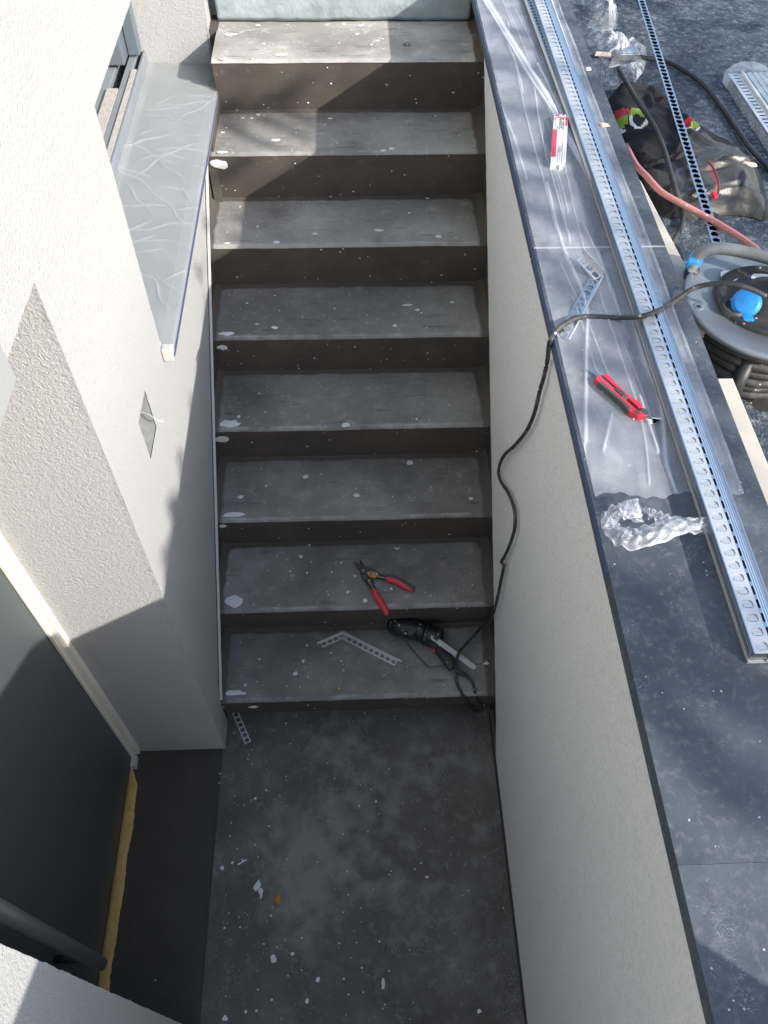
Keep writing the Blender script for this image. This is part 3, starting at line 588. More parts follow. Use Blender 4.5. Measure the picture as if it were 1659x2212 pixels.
pa, pb = Vector((1.150, .70, ZD)), Vector((1.098, 3.0, ZD))
strip_thing('edge_trim', pa, pb, .024, .0232, .014, .012, 'single slim edge trim with pale rim lying left of the trim bundle', 'edge trims', 'alu', .012)
strip_thing('edge_trim', (1.205, .55, ZD), (1.222, 3.0, ZD), -.016, .0262, .013, .008, 'slim edge trim with cream rim along the right flank of the trim bundle', 'edge trims', 'alu', .016)
# perforated strip lying over the mat and the jacket
za = ZG+.075
p0, p1 = P(1581, 592, za), P(1393, 0, za); p1 = p0+(p1-p0)*1.5; p0 = p0-(p1-p0)*.02
strip_thing('perforated_strip', p0, p1, -.028, .0262, .018, .019, 'long perforated metal strip across the mat, lying over the black jacket', None, 'alu', 0, rim=False)
# L-shaped offcut on the coping
a = P(1213, 729, ZD+.006); b = P(1288, 592, ZD+.010); c = P(1256, 546, ZD+.030)
t = thing('trim_offcut', (a.x, a.y, ZD), 'perforated trim offcut bent into an L, lying under the black cable on the coping', 'trim offcut', 'trim offcuts')
mb = MB(); ax = (b-a).normalized(); sd = Vector((ax.y, -ax.x, 0)).normalized()
perf(mb, a-sd*.011, ax, sd, (b-a).length, 0, .026, .016, .017, .0225, 0, ch=.5); mb.build('long_leg', 'alu', t, thick=.0012)
mb = MB(); mb.tube([a+sd*.0165, b+sd*.0165], .0025, 6); mb.build('rim', 'alu_white', t)
mb = MB(); e = b+sd*.015; ax2 = (c-e).normalized(); mb.add([e, e+Vector((0, 0, .016)), c+Vector((0, 0, .014)), c], [(0, 1, 2, 3)]); sd2 = Vector((ax2.y, -ax2.x, 0)).normalized()
perf(mb, e-sd2*.026, ax2, sd2, (c-e).length, 0, .026, .014, .017, .0225, .000, ch=.5); mb.build('short_leg', 'alu_white', t, thick=.0014)
# V-shaped offcut on the first step
z = RS
a, b, c = P(686, 1390, z+.003), P(741, 1366, z+.012), P(867, 1430, z+.002)
t = thing('trim_offcut', (b.x, b.y, z), 'slotted trim offcut bent into a flat V, lying on the lowest step', 'trim offcut', 'trim offcuts')
mb = MB(); ax = (c-b).normalized(); sd = Vector((ax.y, -ax.x, 0)).normalized(); perf(mb, b, ax, sd, (c-b).length, 0, .028, .014, .018, .0245, 0, ch=.6); mb.tube([b-sd*.002, c-sd*.002], .0035, 6); mb.build('long_leg', 'alu_white', t, thick=.0012)
mb = MB(); ax = (a-b).normalized(); sd = Vector((-ax.y, ax.x, 0)).normalized(); perf(mb, b, ax, sd, (a-b).length, 0, .026, .013, .018, .0245, 0, ch=.6); mb.tube([b-sd*.002, a-sd*.002], .0035, 6); mb.build('short_leg', 'alu_white', t, thick=.0012)
# flat offcut on the landing
a, b = P(497, 1531, .004), P(533, 1617, .004); a2 = P(509, 1527, .004)
t = MB(); ax = (b-a).normalized(); sd = Vector((-ax.y, ax.x, 0)).normalized(); perf(t, a, ax, sd, (b-a).length, 0, .026, .017, .017, .0233, 0, ch=.4)
tag(t.build('trim_offcut', 'alu_white', origin=a, thick=.0012), 'short flat ladder-like trim offcut lying at the foot of the stairs by the house corner', 'trim offcut', 'trim offcuts')
# ============================================================ FILM ON THE COPING
folds = [  # polylines on the coping of thicker gathered film
    ([(1048, 0), (1105, 95), (1160, 180), (1225, 290), (1300, 430), (1345, 560), (1400, 700), (1445, 830), (1480, 960), (1495, 1040)], .0075, 1.0),
    ([(1040, 0), (1085, 75), (1130, 150), (1200, 262), (1280, 400), (1325, 520), (1380, 660), (1425, 780)], .0045, .8),
    ([(1160, 140), (1220, 260), (1290, 390), (1370, 560), (1400, 650)], .004, .6), ([(1345, 560), (1372, 700), (1400, 800), (1455, 900), (1500, 1050)], .006, .7),
    ([(1095, 50), (1130, 230), (1180, 420), (1200, 500)], .0016, .5), ([(1150, 170), (1170, 300), (1215, 470), (1230, 520)], .0016, .6),
    ([(1180, 400), (1215, 540), (1262, 650), (1264, 760), (1262, 960)], .0028, .7), ([(1290, 540), (1320, 640), (1350, 700)], .0016, .5),
    ([(1100, 30), (1190, 260), (1240, 460), (1280, 620)], .0014, .4), ([(1264, 760), (1262, 900), (1258, 1050)], .002, .5), ([(1320, 900), (1300, 980)], .002, .5),
    ([(1410, 760), (1430, 900), (1440, 1010), (1470, 1090)], .004, .6), ([(1380, 860), (1420, 980)], .003, .5), ([(1150, 560), (1185, 700), (1215, 850)], .0012, .45),
    ([(1295, 640), (1380, 900), (1400, 1050)], .0014, .45), ([(1340, 560), (1440, 860)], .0016, .5), ([(1235, 640), (1300, 850)], .0012, .4)]
seg = []
rf_ = random.Random(3)
for k in range(26):
    xa_, ya_ = rf_.uniform(.97, 1.22), rf_.uniform(-.25, 2.4); ln = rf_.uniform(.15, .6); sl2 = rf_.uniform(-.10, .03)
    a_ = (xa_, ya_, xa_+sl2*ln, ya_+ln); folds.append((a_, rf_.choice([.0012, .0018, .003]), rf_.uniform(.25, .5)))
for (pl, ww, st_) in folds:
    q = [Vector((pl[0], pl[1], 0)), Vector(((pl[0]+pl[2])/2+.006, (pl[1]+pl[3])/2, 0)), Vector((pl[2], pl[3], 0))] if len(pl) == 4 and not isinstance(pl[0], tuple) else [P(x, y, ZD) for x, y in pl]; q = smoothpath(q, 4)
    for i in range(len(q)-1): seg.append((q[i].x, q[i].y, q[i+1].x, q[i+1].y, ww*(1.6 if ww < .003 else 1.15), st_*(.6 if ww < .003 else .85)))
def foldv(x, y):
    h = 0
    for (ax_, ay, bx__, by, ww, st_) in seg:
        if y > max(ay, by)+.02 or y < min(ay, by)-.02: continue
        dx, dy = bx__-ax_, by-ay; L2 = dx*dx+dy*dy; tt = max(0, min(1, ((x-ax_)*dx+(y-ay)*dy)/L2)); d2 = (x-ax_-dx*tt)**2+(y-ay-dy*tt)**2
        if d2 < 9*ww*ww: h = max(h, st_*math.exp(-d2/(ww*ww)))
    return h
FY0, FY1 = -.335, 3.0
cache = {}
def fxy2(u, v):
    y0 = FY0+.02*nz(u*4, 1)+.012*nz(u*12, 3); y = y0+(FY1-y0)*v**1.15
    xr = 1.243+.004*nz(y*3, 2); return (XE+.006+(xr-XE-.006)*u, y)
def fv(u, v):
    if (u, v) not in cache: x, y = fxy2(u, v); cache[(u, v)] = min(1, foldv(x, y)+max(0, .22*(v-.35))+.12*max(0, nz(x*9, y*2.2, 4)))
    return cache[(u, v)]
fm = MB()
def ff(u, v):
    x, y = fxy2(u, v); f_ = fv(u, v); z = ZD+.0025+.0030*(1+nz(x*14, y*5))+.0015*nz(x*50, y*16)+.008*min(f_, .8)
    if xb-.03 < x < xb+.09 : z = ZD+.0022 if x < xb-.006 or x > xb+.064 else ZD+.0012
    return (x, y, z)
fm.grid(ff, 130, 420, fold=lambda u, v: fv(u, v) if not (xb-.004 < fxy2(u, v)[0] < xb+.06) else 0)
tag(fm.build('coping_film', 'film', smooth=True), 'clear protective film with long whitish folds stretched over the stone coping', 'plastic film')
# rolled-up torn end of the film
cf = MB(); zc = ZD
loop = [(1302, 1105), (1300, 1135), (1318, 1165), (1338, 1182), (1380, 1186), (1420, 1176), (1470, 1155), (1510, 1146), (1538, 1128)]
lo = smoothpath([P(x, y, ZD+.022) for x, y in loop], 6)
def cr(path, up, wd, seed, fo):
    n = len(path)-1
    def f(u, v):
        i = min(int(u*n), n-1); p = path[i].lerp(path[i+1], u*n-i); t_ = (path[i+1]-path[i]).normalized(); s_ = Vector((-t_.y, t_.x, 0))
        k = math.sin(u*math.pi)**.4
        return p+s_*(wd*(v)*k+.006*nz(u*14, v*5, seed))+Vector((0, 0, up*math.sin(v*math.pi)*k+.008*nz(u*17, v*6, seed+3)))
    cf.grid(f, 70, 12, fold=lambda u, v: fo*(.12+.8*(1 if v < .05 or v > .95 else max(0, nz(u*26, v*5, seed)*2.4-.2))))
cr(lo, .012, .045, 1, 1.)
lo2 = smoothpath([P(x, y, ZD+.026) for x, y in [(1300, 1140), (1312, 1100), (1345, 1085), (1376, 1078), (1385, 1110), (1390, 1126)]], 6)
cr([p for p in lo2[::-1]], .010, .040, 5, .9)
lo3 = smoothpath([P(x, y, ZD+.020) for x, y in [(1385, 1100), (1402, 1096), (1440, 1112), (1490, 1132), (1538, 1130)]], 6)
cr([p for p in lo3[::-1]], .005, .025, 9, .8)
tag(cf.build('crumpled_film', 'bag', smooth=True), 'crumpled rolled torn end of the clear film, glossy, beside the trim bundle', 'plastic film')
# ============================================================ FOLDING RULE, KNIFE
def frame(a, b, z):           # local frame: along a->b
    ax = (b-a); L = ax.length; ax = ax.normalized(); sd = Vector((ax.y, -ax.x, 0)).normalized(); return ax, sd, L
a, b = P(1207, 360, ZD+.013), P(1213.5, 252, ZD+.016); ax, sd, L = frame(a, b, 0)
rt = thing('folding_rule', a, 'white folded ruler with red print lying on the filmed coping beside the trims', 'folding rule')
nl_ = 7; wl = .0058
for k in range(nl_):
    mb = MB(); o = a+sd*(-.0225+k*wl)-ax*(.0+[.0, .0, .0, .0, .004, -.002, -.02][k])+Vector((0, 0, -.002))
    def bq(m, o, l0, l1, s0, s1, z0, z1): m.add([o+ax*l+sd*s_+Vector((0, 0, z_)) for z_ in (z0, z1) for l, s_ in ((l0, s0), (l1, s0), (l1, s1), (l0, s1))], [(3, 2, 1, 0), (4, 5, 6, 7), (0, 1, 5, 4), (1, 2, 6, 5), (2, 3, 7, 6), (3, 0, 4, 7)])
    bq(mb, o, 0, L-[.0, 0, 0, 0, 0, .0, .02][k], 0, wl-.0009, -.010, .008+[0, .001, 0, .0008, 0, .001, -.001][k]); mb.build('ruler_leaf', 'white', rt, bevel=.0004)
def on_rule(l0, l1, s0, s1, m_, nm): mm = MB(); bq(mm, a+Vector((0, 0, -.002)), l0, l1, -.0225+s0, -.0225+s1, .0, .0093); mm.build(nm, m_, rt)
on_rule(.035, .175, .0, .0115, 'redprint', 'red_block'); on_rule(L-.06, L-.012, .0325, .038, 'redprint', 'red_block'); on_rule(L-.012, L-.002, .004, .014, 'redprint', 'red_block')
def tmx(pos, xdir, ydir): m_ = Matrix((xdir.to_3d(), ydir.to_3d(), Vector((0, 0, 1)))).transposed().to_4x4(); m_.translation = pos; return m_
tp = a+ax*(L-.052)+sd*(-.0225+.0205)+Vector((0, 0, .0082))
text('print', 'Sopro', .0245, 'ink', rt, tmx(tp, ax, -sd))
text('print', 'www.sopro.com', .0065, 'ink', rt, tmx(a+ax*.085+sd*.003+Vector((0, 0, .0078)), ax, -sd)); text('print', 'Bauchemie', .007, 'ink', rt, tmx(a+ax*.072+sd*-.003+Vector((0, 0, .0078)), ax, -sd))
mb = MB(); arc = [tp+ax*(.016+.017*math.sin(t_))-sd*(.019*math.cos(t_)) for t_ in [math.pi*i/12 for i in range(13)]]; mb.tube(arc, .0016, 5, flat=.4); mb.build('red_arc', 'redprint', rt)
# utility knife
a, b = P(1273, 795, ZD+.012), P(1388, 895, ZD+.016); ax, sd, L = frame(a, b, 0)
sd = -sd
kn = thing('utility_knife', a, 'red and grey snap-off utility knife lying on the clear film', 'knife')
Z = Vector((0, 0, 1))
def outl(m, pts, z0, z1, mi=0, bev=0):
    w_ = [a+ax*l+sd*s_ for l, s_ in pts]; m.prism([(p.x, p.y) for p in w_], ZD+z0, ZD+z1, mi, bev)
mb = MB(); outl(mb, [(.030, -.006), (.036, -.017), (.06, -.019), (.11, -.016), (.145, -.020), (.163, -.014), (.172, .001), (.168, .002), (.15, -.004), (.036, -.004)][::-1], .004, .020, bev=.0015)
mb.build('grip_side', 'red', kn, bevel=.0012)
mb = MB(); outl(mb, [(.034, .005), (.145, .005), (.150, .012), (.142, .018), (.128, .0165), (.12, .013), (.055, .013), (.045, .017), (.034, .015)][::-1], .004, .018, bev=.0015); mb.build('grip_side', 'red', kn, bevel=.0012)
mb = MB(); outl(mb, [(.048, -.0195), (.11, -.0175), (.142, -.0205), (.140, -.0125), (.05, -.0115)], .003, .0212, bev=.001)
for q in range(9): outl(mb, [(.066+q*.0075, -.0195), (.068+q*.0075, -.0195), (.068+q*.0075, -.013), (.066+q*.0075, -.013)], .021, .0226)
mb.build('rubber_inlay', 'grip', kn)
mb = MB(); outl(mb, [(.0, -.005), (.012, .004), (.08, .004), (.08, -.0035), (.004, -.0055)], .0128, .0142); bl = mb.build('blade', 'blade', kn)
mb = MB(); outl(mb, [(.03, -.006), (.155, -.006), (.155, .007), (.03, .007)], .002, .0125); mb.build('rail', 'alu_dark', kn)
mb = MB(); outl(mb, [(.080, -.006), (.112, -.006), (.116, .001), (.112, .007), (.080, .007)], .012, .020, bev=.002)
for q in range(6): outl(mb, [(.083+q*.0042, -.005), (.0845+q*.0042, -.005), (.0845+q*.0042, .006), (.083+q*.0042, .006)], .02, .0225)
mb.build('slider', 'grip', kn)
mb = MB(); outl(mb, [(.150, -.002), (.170, .003), (.172, .010), (.163, .017), (.150, .016)], .004, .017, bev=.002); mb.build('end_cap', 'grip', kn)
mb = MB(); p = a+ax*.154-sd*.009; mb.lathe((p.x, p.y, ZD+.0195), [(.0062, 0), (.0062, .0012), (0, .0012)], 14); mb.build('lanyard_hole', 'jcrimson', kn)
# ============================================================ SNIPS
z = 2*RS
def PP(x, y, h=0): return P(1350*.54+x*.1302, 2200*.54+y*.1302, z+h)
sn = thing('tin_snips', PP(520, 430), 'open pair of tin snips with red handles lying on the second step', 'tin snips')
def flat(m, pts, h0, h1, mi=0, bev=0): q = [PP(x, y, h0) for x, y in pts]; m.prism([(p.x, p.y) for p in q][::-1], z+h0, z+h1, mi, bev)
mb = MB(); flat(mb, [(258, 185), (320, 225), (395, 310), (470, 290), (560, 310), (660, 350), (700, 400), (660, 450), (560, 400), (480, 400), (400, 390), (330, 300)], .014, .022, bev=.002); mb.build('jaw', 'steel', sn, bevel=.001)
mb = MB(); flat(mb, [(357, 150), (400, 200), (450, 285), (470, 380), (520, 470), (600, 540), (560, 610), (480, 560), (400, 460), (385, 380), (420, 330), (385, 260)], .006, .014, bev=.002); mb.build('jaw', 'steel', sn, bevel=.001)
mb = MB(); flat(mb, [(490, 370), (560, 362), (640, 375), (690, 395), (680, 440), (620, 475), (540, 460), (490, 420)], .020, .026, bev=.002); mb.build('link_plate', 'brass', sn)
mb = MB()
for (x, y) in ((430, 335), (512, 395), (605, 402), (655, 400), (525, 510)): p = PP(x, y, .024); mb.lathe(p, [(.0048, -.006), (.0048, .003), (.003, .0048), (0, .005)], 12)
mb.build('rivets', 'blade', sn, smooth=True)
def hand(pts, rr, m1, nm, hs=.014):
    q = smoothpath([PP(x, y, hs) for x, y in pts], 5); mb = MB(); mb.tube(q, [rr[min(int(i/len(q)*len(rr)), len(rr)-1)] for i in range(len(q))], 10, flat=.8); return mb.build(nm, m1, sn, smooth=True)
hand([(640, 420), (740, 450), (840, 475)], [.011, .0085, .010], 'steel', 'shank'); hand([(500, 490), (560, 590), (610, 670)], [.012, .010, .010], 'steel', 'shank')
hand([(820, 470), (900, 500), (1010, 535), (1090, 580), (1170, 625), (1260, 665)], [.0125, .0125, .0135, .014, .0135, .0125, .0115], 'red', 'handle_grip')
hand([(840, 418), (900, 445), (1000, 482), (1100, 545), (1180, 595), (1268, 645)], [.008, .0085, .0085, .009, .010, .0105], 'grip', 'rubber_inlay', .019)
hand([(600, 665), (640, 740), (700, 850), (760, 950), (800, 1010), (815, 1080)], [.0125, .0135, .0135, .014, .014, .0125, .010], 'red', 'handle_grip', .013)
hand([(630, 775), (585, 790)], [.007, .006], 'red', 'finger_stop', .014)
# ============================================================ POWER TOOL
z = RS
def PQ(x, y, h=0): return P(1500*.54+x*.1627, 2400*.54+y*.1627, z+h)
tl = thing('power_tool', PQ(900, 700), 'black plaster-splattered hand power tool with pale grey bar lying on the lowest step', 'power tool')
mb = MB(); path = [PQ(195, 290, .040), PQ(260, 320, .042), PQ(330, 350, .044), PQ(560, 400, .044), PQ(640, 440, .044), PQ(720, 470, .045), PQ(830, 520, .045)]
pp = []; rr = []
for i in range(len(path)-1):
    for k in range(6): pp.append(path[i].lerp(path[i+1], k/6)); 
L_ = len(pp)
for i in range(L_):
    t_ = i/L_; r0 = .030+.010*min(1, t_*4)-.002*t_
    r0 += .0035*(1 if (i % 12) in (3, 4) else 0)+(.004 if t_ > .7 else 0); rr.append(r0 if i else .018)
mb.tube(pp, rr, 20); mb.build('motor_body', 'tool', tl, smooth=True)
mb = MB(); p = PQ(790, 505, .045); dirv = (path[-1]-path[-3]).normalized(); mb.lathe(p, [(.030, -.004), (.044, .002), (.046, .018), (.036, .026), (0, .027)], 28, ax=dirv); mb.build('gear_collar', 'blackpl', tl, smooth=True)
mb = MB(); mb.tube([PQ(760, 520, .03), PQ(860, 640, .026), PQ(960, 780, .026), PQ(1040, 900, .022)], [.026, .024, .026, .021], 14, flat=.8); mb.build('rear_handle', 'blackpl', tl, smooth=True)
mb = MB(); p0, p1 = PQ(745, 475, .085), PQ(1335, 905, .060); ax = (p1-p0).normalized(); sd = Vector((ax.y, -ax.x, 0)).normalized(); L = (p1-p0).length; o = []
for k in range(9): an = -math.pi/2+math.pi*k/8; o.append(p1-ax*.010+ax*.0105*math.cos(an)+sd*.0105*math.sin(an))
for k in range(9): an = math.pi/2+math.pi*k/8; o.append(p0+ax*.010+ax*.0105*math.cos(an)+sd*.0105*math.sin(an))
n = len(o); mb.add([q for q in o]+[q-Vector((0, 0, .006)) for q in o], [tuple(range(n)), tuple(range(2*n-1, n-1, -1))]+[(i, n+i, n+(i+1) % n, (i+1) % n) for i in range(n)]); mb.build('metal_bar', 'guard', tl, bevel=.001)
mb = MB(); mb.splat(PQ(860, 592, .075), .007, h=.005); mb.build('plaster_lump', 'splat', tl)
mb = MB(); mb.splat(PQ(838, 462, .088), .003, h=.003); mb.build('plaster_lump', 'splat', tl)
mb = MB(); mb.prism([(q.x, q.y) for q in (PQ(720, 665), PQ(745, 730), PQ(790, 735), PQ(765, 690))], z+.03, z+.040, bev=.002); mb.build('trigger', 'red', tl)
mb = MB(); mb.tube(smoothpath([PQ(380, 470, .02), PQ(440, 590, .012), PQ(580, 750, .012), PQ(710, 885, .014), PQ(820, 880, .02), PQ(900, 875, .02)], 6), .0028, 6); mb.build('wire_guard', 'steel', tl, smooth=True)
mb = MB(); mb.tube(smoothpath([PQ(1060, 930, .025), PQ(1130, 965, .02), PQ(1220, 1005, .012)], 5), [.0095]*3+[.008]*20, 8); mb.build('strain_relief', 'blackpl', tl, smooth=True)
# its cord: from the reel, over coping, down the wall, onto the step, to the tool
def sx(x, y, xx):            # point on the right wall plane
    d = FW*F + RI*(x-829.5) - UP*(y-1106); return Vector(CAM)+d*((xx-CAM[0])/d.x)
cp = [P(1655, 640, ZD+.05), P(1615, 622, ZD+.06), P(1560, 612, ZD+.055), P(1500, 622, ZD+.03), P(1450, 655, ZD+.012), P(1415, 674, ZD+.042), P(1380, 684, ZD+.036), P(1330, 686, ZD+.010), P(1280, 684, ZD+.008), P(1245, 687, ZD+.016), P(1215, 703, ZD+.016), P(1196, 722, ZD+.009)]
cp += [P(1187, 742, ZD-.008)]
cp += [sx(x, y, W2-.018) for x, y in [(1183, 775), (1176, 810), (1166, 845), (1155, 890), (1138, 930), (1112, 962), (1088, 985), (1077, 1015), (1082, 1040), (1098, 1065), (1111, 1100), (1112, 1140), (1100, 1180), (1088, 1205), (1083, 1214), (1088, 1222), (1085, 1240), (1078, 1275), (1068, 1318), (1056, 1345)]]
cp += [PQ(1440, 340, .05), PQ(1250, 540, .055), PQ(1140, 660, .068), PQ(1100, 740, .092), PQ(1075, 840, .05), PQ(1065, 930, .03), PQ(1075, 1050, .012), PQ(1105, 1150, .007), PQ(1180, 1290, -.004)]
cp += [P(1500*.54+x*.1627, 1296+y*.1627, zz) for x, y, zz in [(1230, 1390, .10), (1290, 1465, .03), (1350, 1490, .01), (1405, 1465, .012), (1405, 1400, .06), (1370, 1350, .12)]]
cp += [PQ(1330, 1230, -.002), PQ(1320, 1180, .008), PQ(1290, 1090, .009), PQ(1220, 1005, .011)]
mb = MB(); mb.tube(smoothpath(cp, 6), .0058, 8)
tag(mb.build('extension_cord', 'cable', smooth=True), 'dusty black cord from the cable reel over the coping down to the power tool', 'cord')
# ============================================================ CABLES AND HOSE ON THE MAT
def PG(x, y, h=.012): return P(x, y, ZG+h)
def z3(u, v): return (998+u*.3984, v*.3984)
mb = MB(); mb.tube(smoothpath([PG(*z3(850, 370), .05), PG(*z3(900, 460), .07), PG(*z3(960, 560), .085), PG(*z3(1040, 680), .085), PG(*z3(1095, 810), .085), PG(*z3(1130, 930), .08), PG(*z3(1165, 1050), .07), PG(*z3(1198, 1130), .03), PG(*z3(1190, 1220), .012), PG(*z3(1150, 1300), .04), PG(*z3(1100, 1370), .02)], 6), .0078, 8)
tag(mb.build('rubber_cable', 'greycable', smooth=True), 'thick dark cable running from the clear bag across the jacket to the coping edge', 'cable', 'thick rubber cables')
mb = MB(); mb.tube(smoothpath([PG(*z3(900, 300), .02), PG(*z3(1000, 315), .02), PG(*z3(1100, 330)), PG(*z3(1200, 380)), PG(*z3(1300, 450)), PG(*z3(1390, 555)), PG(*z3(1480, 680)), PG(*z3(1560, 800)), PG(*z3(1680, 930)), PG(*z3(1900, 1180))], 6), .0085, 8)
tag(mb.build('rubber_cable', 'greycable', smooth=True), 'thick dark cable arching over the open mat on the right of the perforated strip', 'cable', 'thick rubber cables')
mb = MB(); mb.tube(smoothpath([PG(*z3(890, 790), .02), PG(*z3(940, 890), .07), PG(*z3(1000, 955), .085), PG(*z3(1080, 1040), .088), PG(*z3(1200, 1110), .085), PG(*z3(1330, 1180), .08), PG(*z3(1450, 1250), .09), PG(*z3(1560, 1325), .10), PG(*z3(1640, 1400), .12), PG(*z3(1760, 1560), .14)], 6), .0092, 10)
tag(mb.build('red_hose', 'hose', smooth=True), 'dusty faded red hose crossing the jacket towards the cable reel', 'hose')
# ============================================================ CABLE REEL
zr = ZD-.03; cr_ = P(1660, 655, zr); RR = (cr_-P(1480, 655, zr)).length
rl = thing('cable_reel', (cr_.x, cr_.y, ZG), 'cable reel with grey metal disc and blue socket lid at the right picture edge', 'cable reel')
mb = MB(); mb.lathe((cr_.x, cr_.y, zr), [(RR*.5, -.006), (RR*.56, .004), (RR*.93, .004), (RR*.97, .008), (RR, .004), (RR, -.006), (RR*.97, -.009), (RR*.5, -.010)], 72); disc = mb.build('disc', 'zinc', rl, smooth=True)
mb = MB(); mb.lathe((cr_.x, cr_.y, zr), [(RR*.64, .0), (RR*.635, .012), (RR*.60, .018), (RR*.57, .010), (RR*.52, .012), (RR*.50, .006), (RR*.34, .010), (RR*.32, .028), (RR*.2, .032), (0, .030)], 56); hub = mb.build('hub', 'blackpl', rl, smooth=True)
mb = MB(); pc = cr_+Vector((RR*.20, -.02, 0)); mb.lathe((pc.x, pc.y, zr), [(.040, .01), (.036, .10), (.030, .115), (0, .117)], 24, ax=Vector((.15, .1, 1)).normalized()); mb.build('crank_knob', 'blackpl', rl, smooth=True)
mb = MB(); pc = P(1612, 655, zr+.03); ax = Vector((-.35, -.55, .75)).normalized()
mb.lathe(pc, [(0, .0), (.034, .0), (.034, .006), (.026, .014), (.006, .018), (0, .018)], 24, ax=ax)
q = pc+Vector((.0, -.036, -.022)); mb.box(q.x-.013, q.x+.013, q.y-.006, q.y+.014, q.z-.008, q.z+.008); lid = mb.build('socket_lid', 'blue', rl, smooth=False, bevel=.002)
mb = MB(); mb.lathe(P(1628, 640, zr+.022), [(.028, -.01), (.030, .006), (.024, .008), (.022, -.01)], 24); mb.build('socket_ring', 'blue', rl, smooth=True)
mb = MB(); mb.lathe(P(1585, 668, zr+.012), [(.030, -.01), (.028, .010), (.024, .010), (.022, .002), (0, .002)], 24); mb.build('socket_base', 'blackpl', rl, smooth=True)
mb = MB()
for k in range(7):
    rk = RR*(.80-.02*(k % 2)); zk = zr-.020-k*.0215; mb.tube([(cr_.x+rk*math.cos(t_), cr_.y+rk*math.sin(t_), zk+.003*math.sin(3*t_+k)) for t_ in [2*math.pi*i/60 for i in range(61)]], .0115, 8, closed=True)
mb.lathe((cr_.x, cr_.y, zr-.17), [(RR*.72, 0), (RR*.72, .16)], 40); mb.build('wound_cable', 'cable', rl, smooth=True)
mb = MB(); mb.lathe((cr_.x, cr_.y, zr-.175), [(0, 0), (RR*.96, 0), (RR*.96, .006), (0, .006)], 48); mb.build('lower_disc', 'blackpl', rl)
h0 = P(1500, 552, zr+.0)
mb = MB(); mb.tube(smoothpath([P(1478, 640, ZG+.03), P(1488, 600, zr-.02), P(1506, 556, zr+.03), P(1526, 541, zr+.05), P(1562, 537, zr+.06), P(1610, 545, zr+.06), P(1660, 558, zr+.06), P(1760, 590, zr+.06)], 6), .0145, 12); mb.build('frame_tube', 'greypaint', rl, smooth=True)
mb = MB(); mb.tube([P(1497, 583, zr+.01), P(1472, 650, ZG+.03)], .0165, 12); mb.build('leg', 'blacktube', rl, smooth=True)
mb = MB(); mb.tube([P(1618, 776, zr-.05), P(1573, 868, ZG+.015)], .0175, 14); mb.build('leg', 'blacktube', rl, smooth=True)
mb = MB(); e = P(1496, 572, zr+.018); mb.prism([(q.x, q.y) for q in (P(1477, 586, zr), P(1484, 566, zr), P(1504, 560, zr), P(1513, 566, zr), P(1512, 582, zr), P(1500, 590, zr))], zr-.012, zr+.034, bev=.006); mb.build('blue_clamp', 'blue', rl, bevel=.003)
mb = MB(); pc = P(1575, 596, zr+.006); mb.lathe(pc, [(.021, -.001), (.021, .0012), (0, .0013)], 28); stk = mb.build('sticker', 'white', rl)
for i_, (mm_) in enumerate(('ink', 'redprint', 'yellow')):
    mb = MB(); mb.box(pc.x-.008, pc.x+.012, pc.y+.004-.005*i_, pc.y+.009-.005*i_, pc.z+.0014, pc.z+.0020); mb.build('flag_stripe', mm_, stk)
mb = MB(); pc = P(1655, 608, zr+.006)
for rr_, mm_, zz_ in ((.043, 'film_blue', 0), (.036, 'white', .0008)):
    mb = MB(); mb.lathe(pc+Vector((0, 0, zz_)), [(rr_, -.001), (rr_, .0012), (0, .0013)], 36); lg = mb.build('logo_plate', mm_, rl)
text('logo_print', 'as', .045, 'film_blue', lg, tmx(pc+Vector((.0, .004, .0030)), Vector((1, -.1, 0)).normalized(), Vector((.1, 1, 0)).normalized()))
mb = MB(); mb.lathe(P(1509, 662, zr+.004), [(.013, 0), (.011, .002), (.005, .001)], 16); mb.lathe(P(1509, 662, zr+.0055), [(.005, 0), (0, 0)], 12, 1); mb.build('disc_dimple', ['zinc', 'ink'], rl, smooth=True)
# ============================================================ JACKET
out = [(795, 520), (830, 480), (900, 460), (1000, 465), (1080, 490), (1140, 540), (1180, 610), (1250, 645), (1310, 680), (1420, 750), (1520, 815), (1600, 890), (1640, 960), (1662, 1060), (1665, 1165), (1560, 1145), (1440, 1140), (1320, 1165), (1200, 1160), (1080, 1140), (1010, 1040), (950, 930), (880, 800), (830, 640)]
ow = [P(*z3(x, y), ZG+.02) for x, y in out]
def inside(x, y):
    c_ = False; n = len(ow)
    for i in range(n):
        a_, b_ = ow[i], ow[(i+1) % n]
        if (a_.y > y) != (b_.y > y) and x < (b_.x-a_.x)*(y-a_.y)/(b_.y-a_.y)+a_.x: c_ = not c_
    return c_
def edist(x, y):
    d = 9
    for i in range(len(ow)):
        a_, b_ = ow[i], ow[(i+1) % len(ow)]; dx, dy = b_.x-a_.x, b_.y-a_.y; t_ = max(0, min(1, ((x-a_.x)*dx+(y-a_.y)*dy)/(dx*dx+dy*dy))); d = min(d, math.hypot(x-a_.x-dx*t_, y-a_.y-dy*t_))
    return d
jk = thing('jacket', (1.5, .95, ZG), 'crumpled black and olive work jacket with red and lime print on the mat', 'jacket')
jr = []
for k in range(34):
    px_, py_ = random.uniform(820, 1640), random.uniform(480, 1150); p = P(*z3(px_, py_), ZG+.02); an = random.gauss(-.9 if py_ < 850 else .4, .6); jr.append((p.x, p.y, math.cos(an), math.sin(an), random.uniform(.05, .14), random.uniform(.006, .014)))
xs_ = [p.x for p in ow]; ys_ = [p.y for p in ow]; x0, x1, y0, y1 = min(xs_), max(xs_), min(ys_), max(ys_)
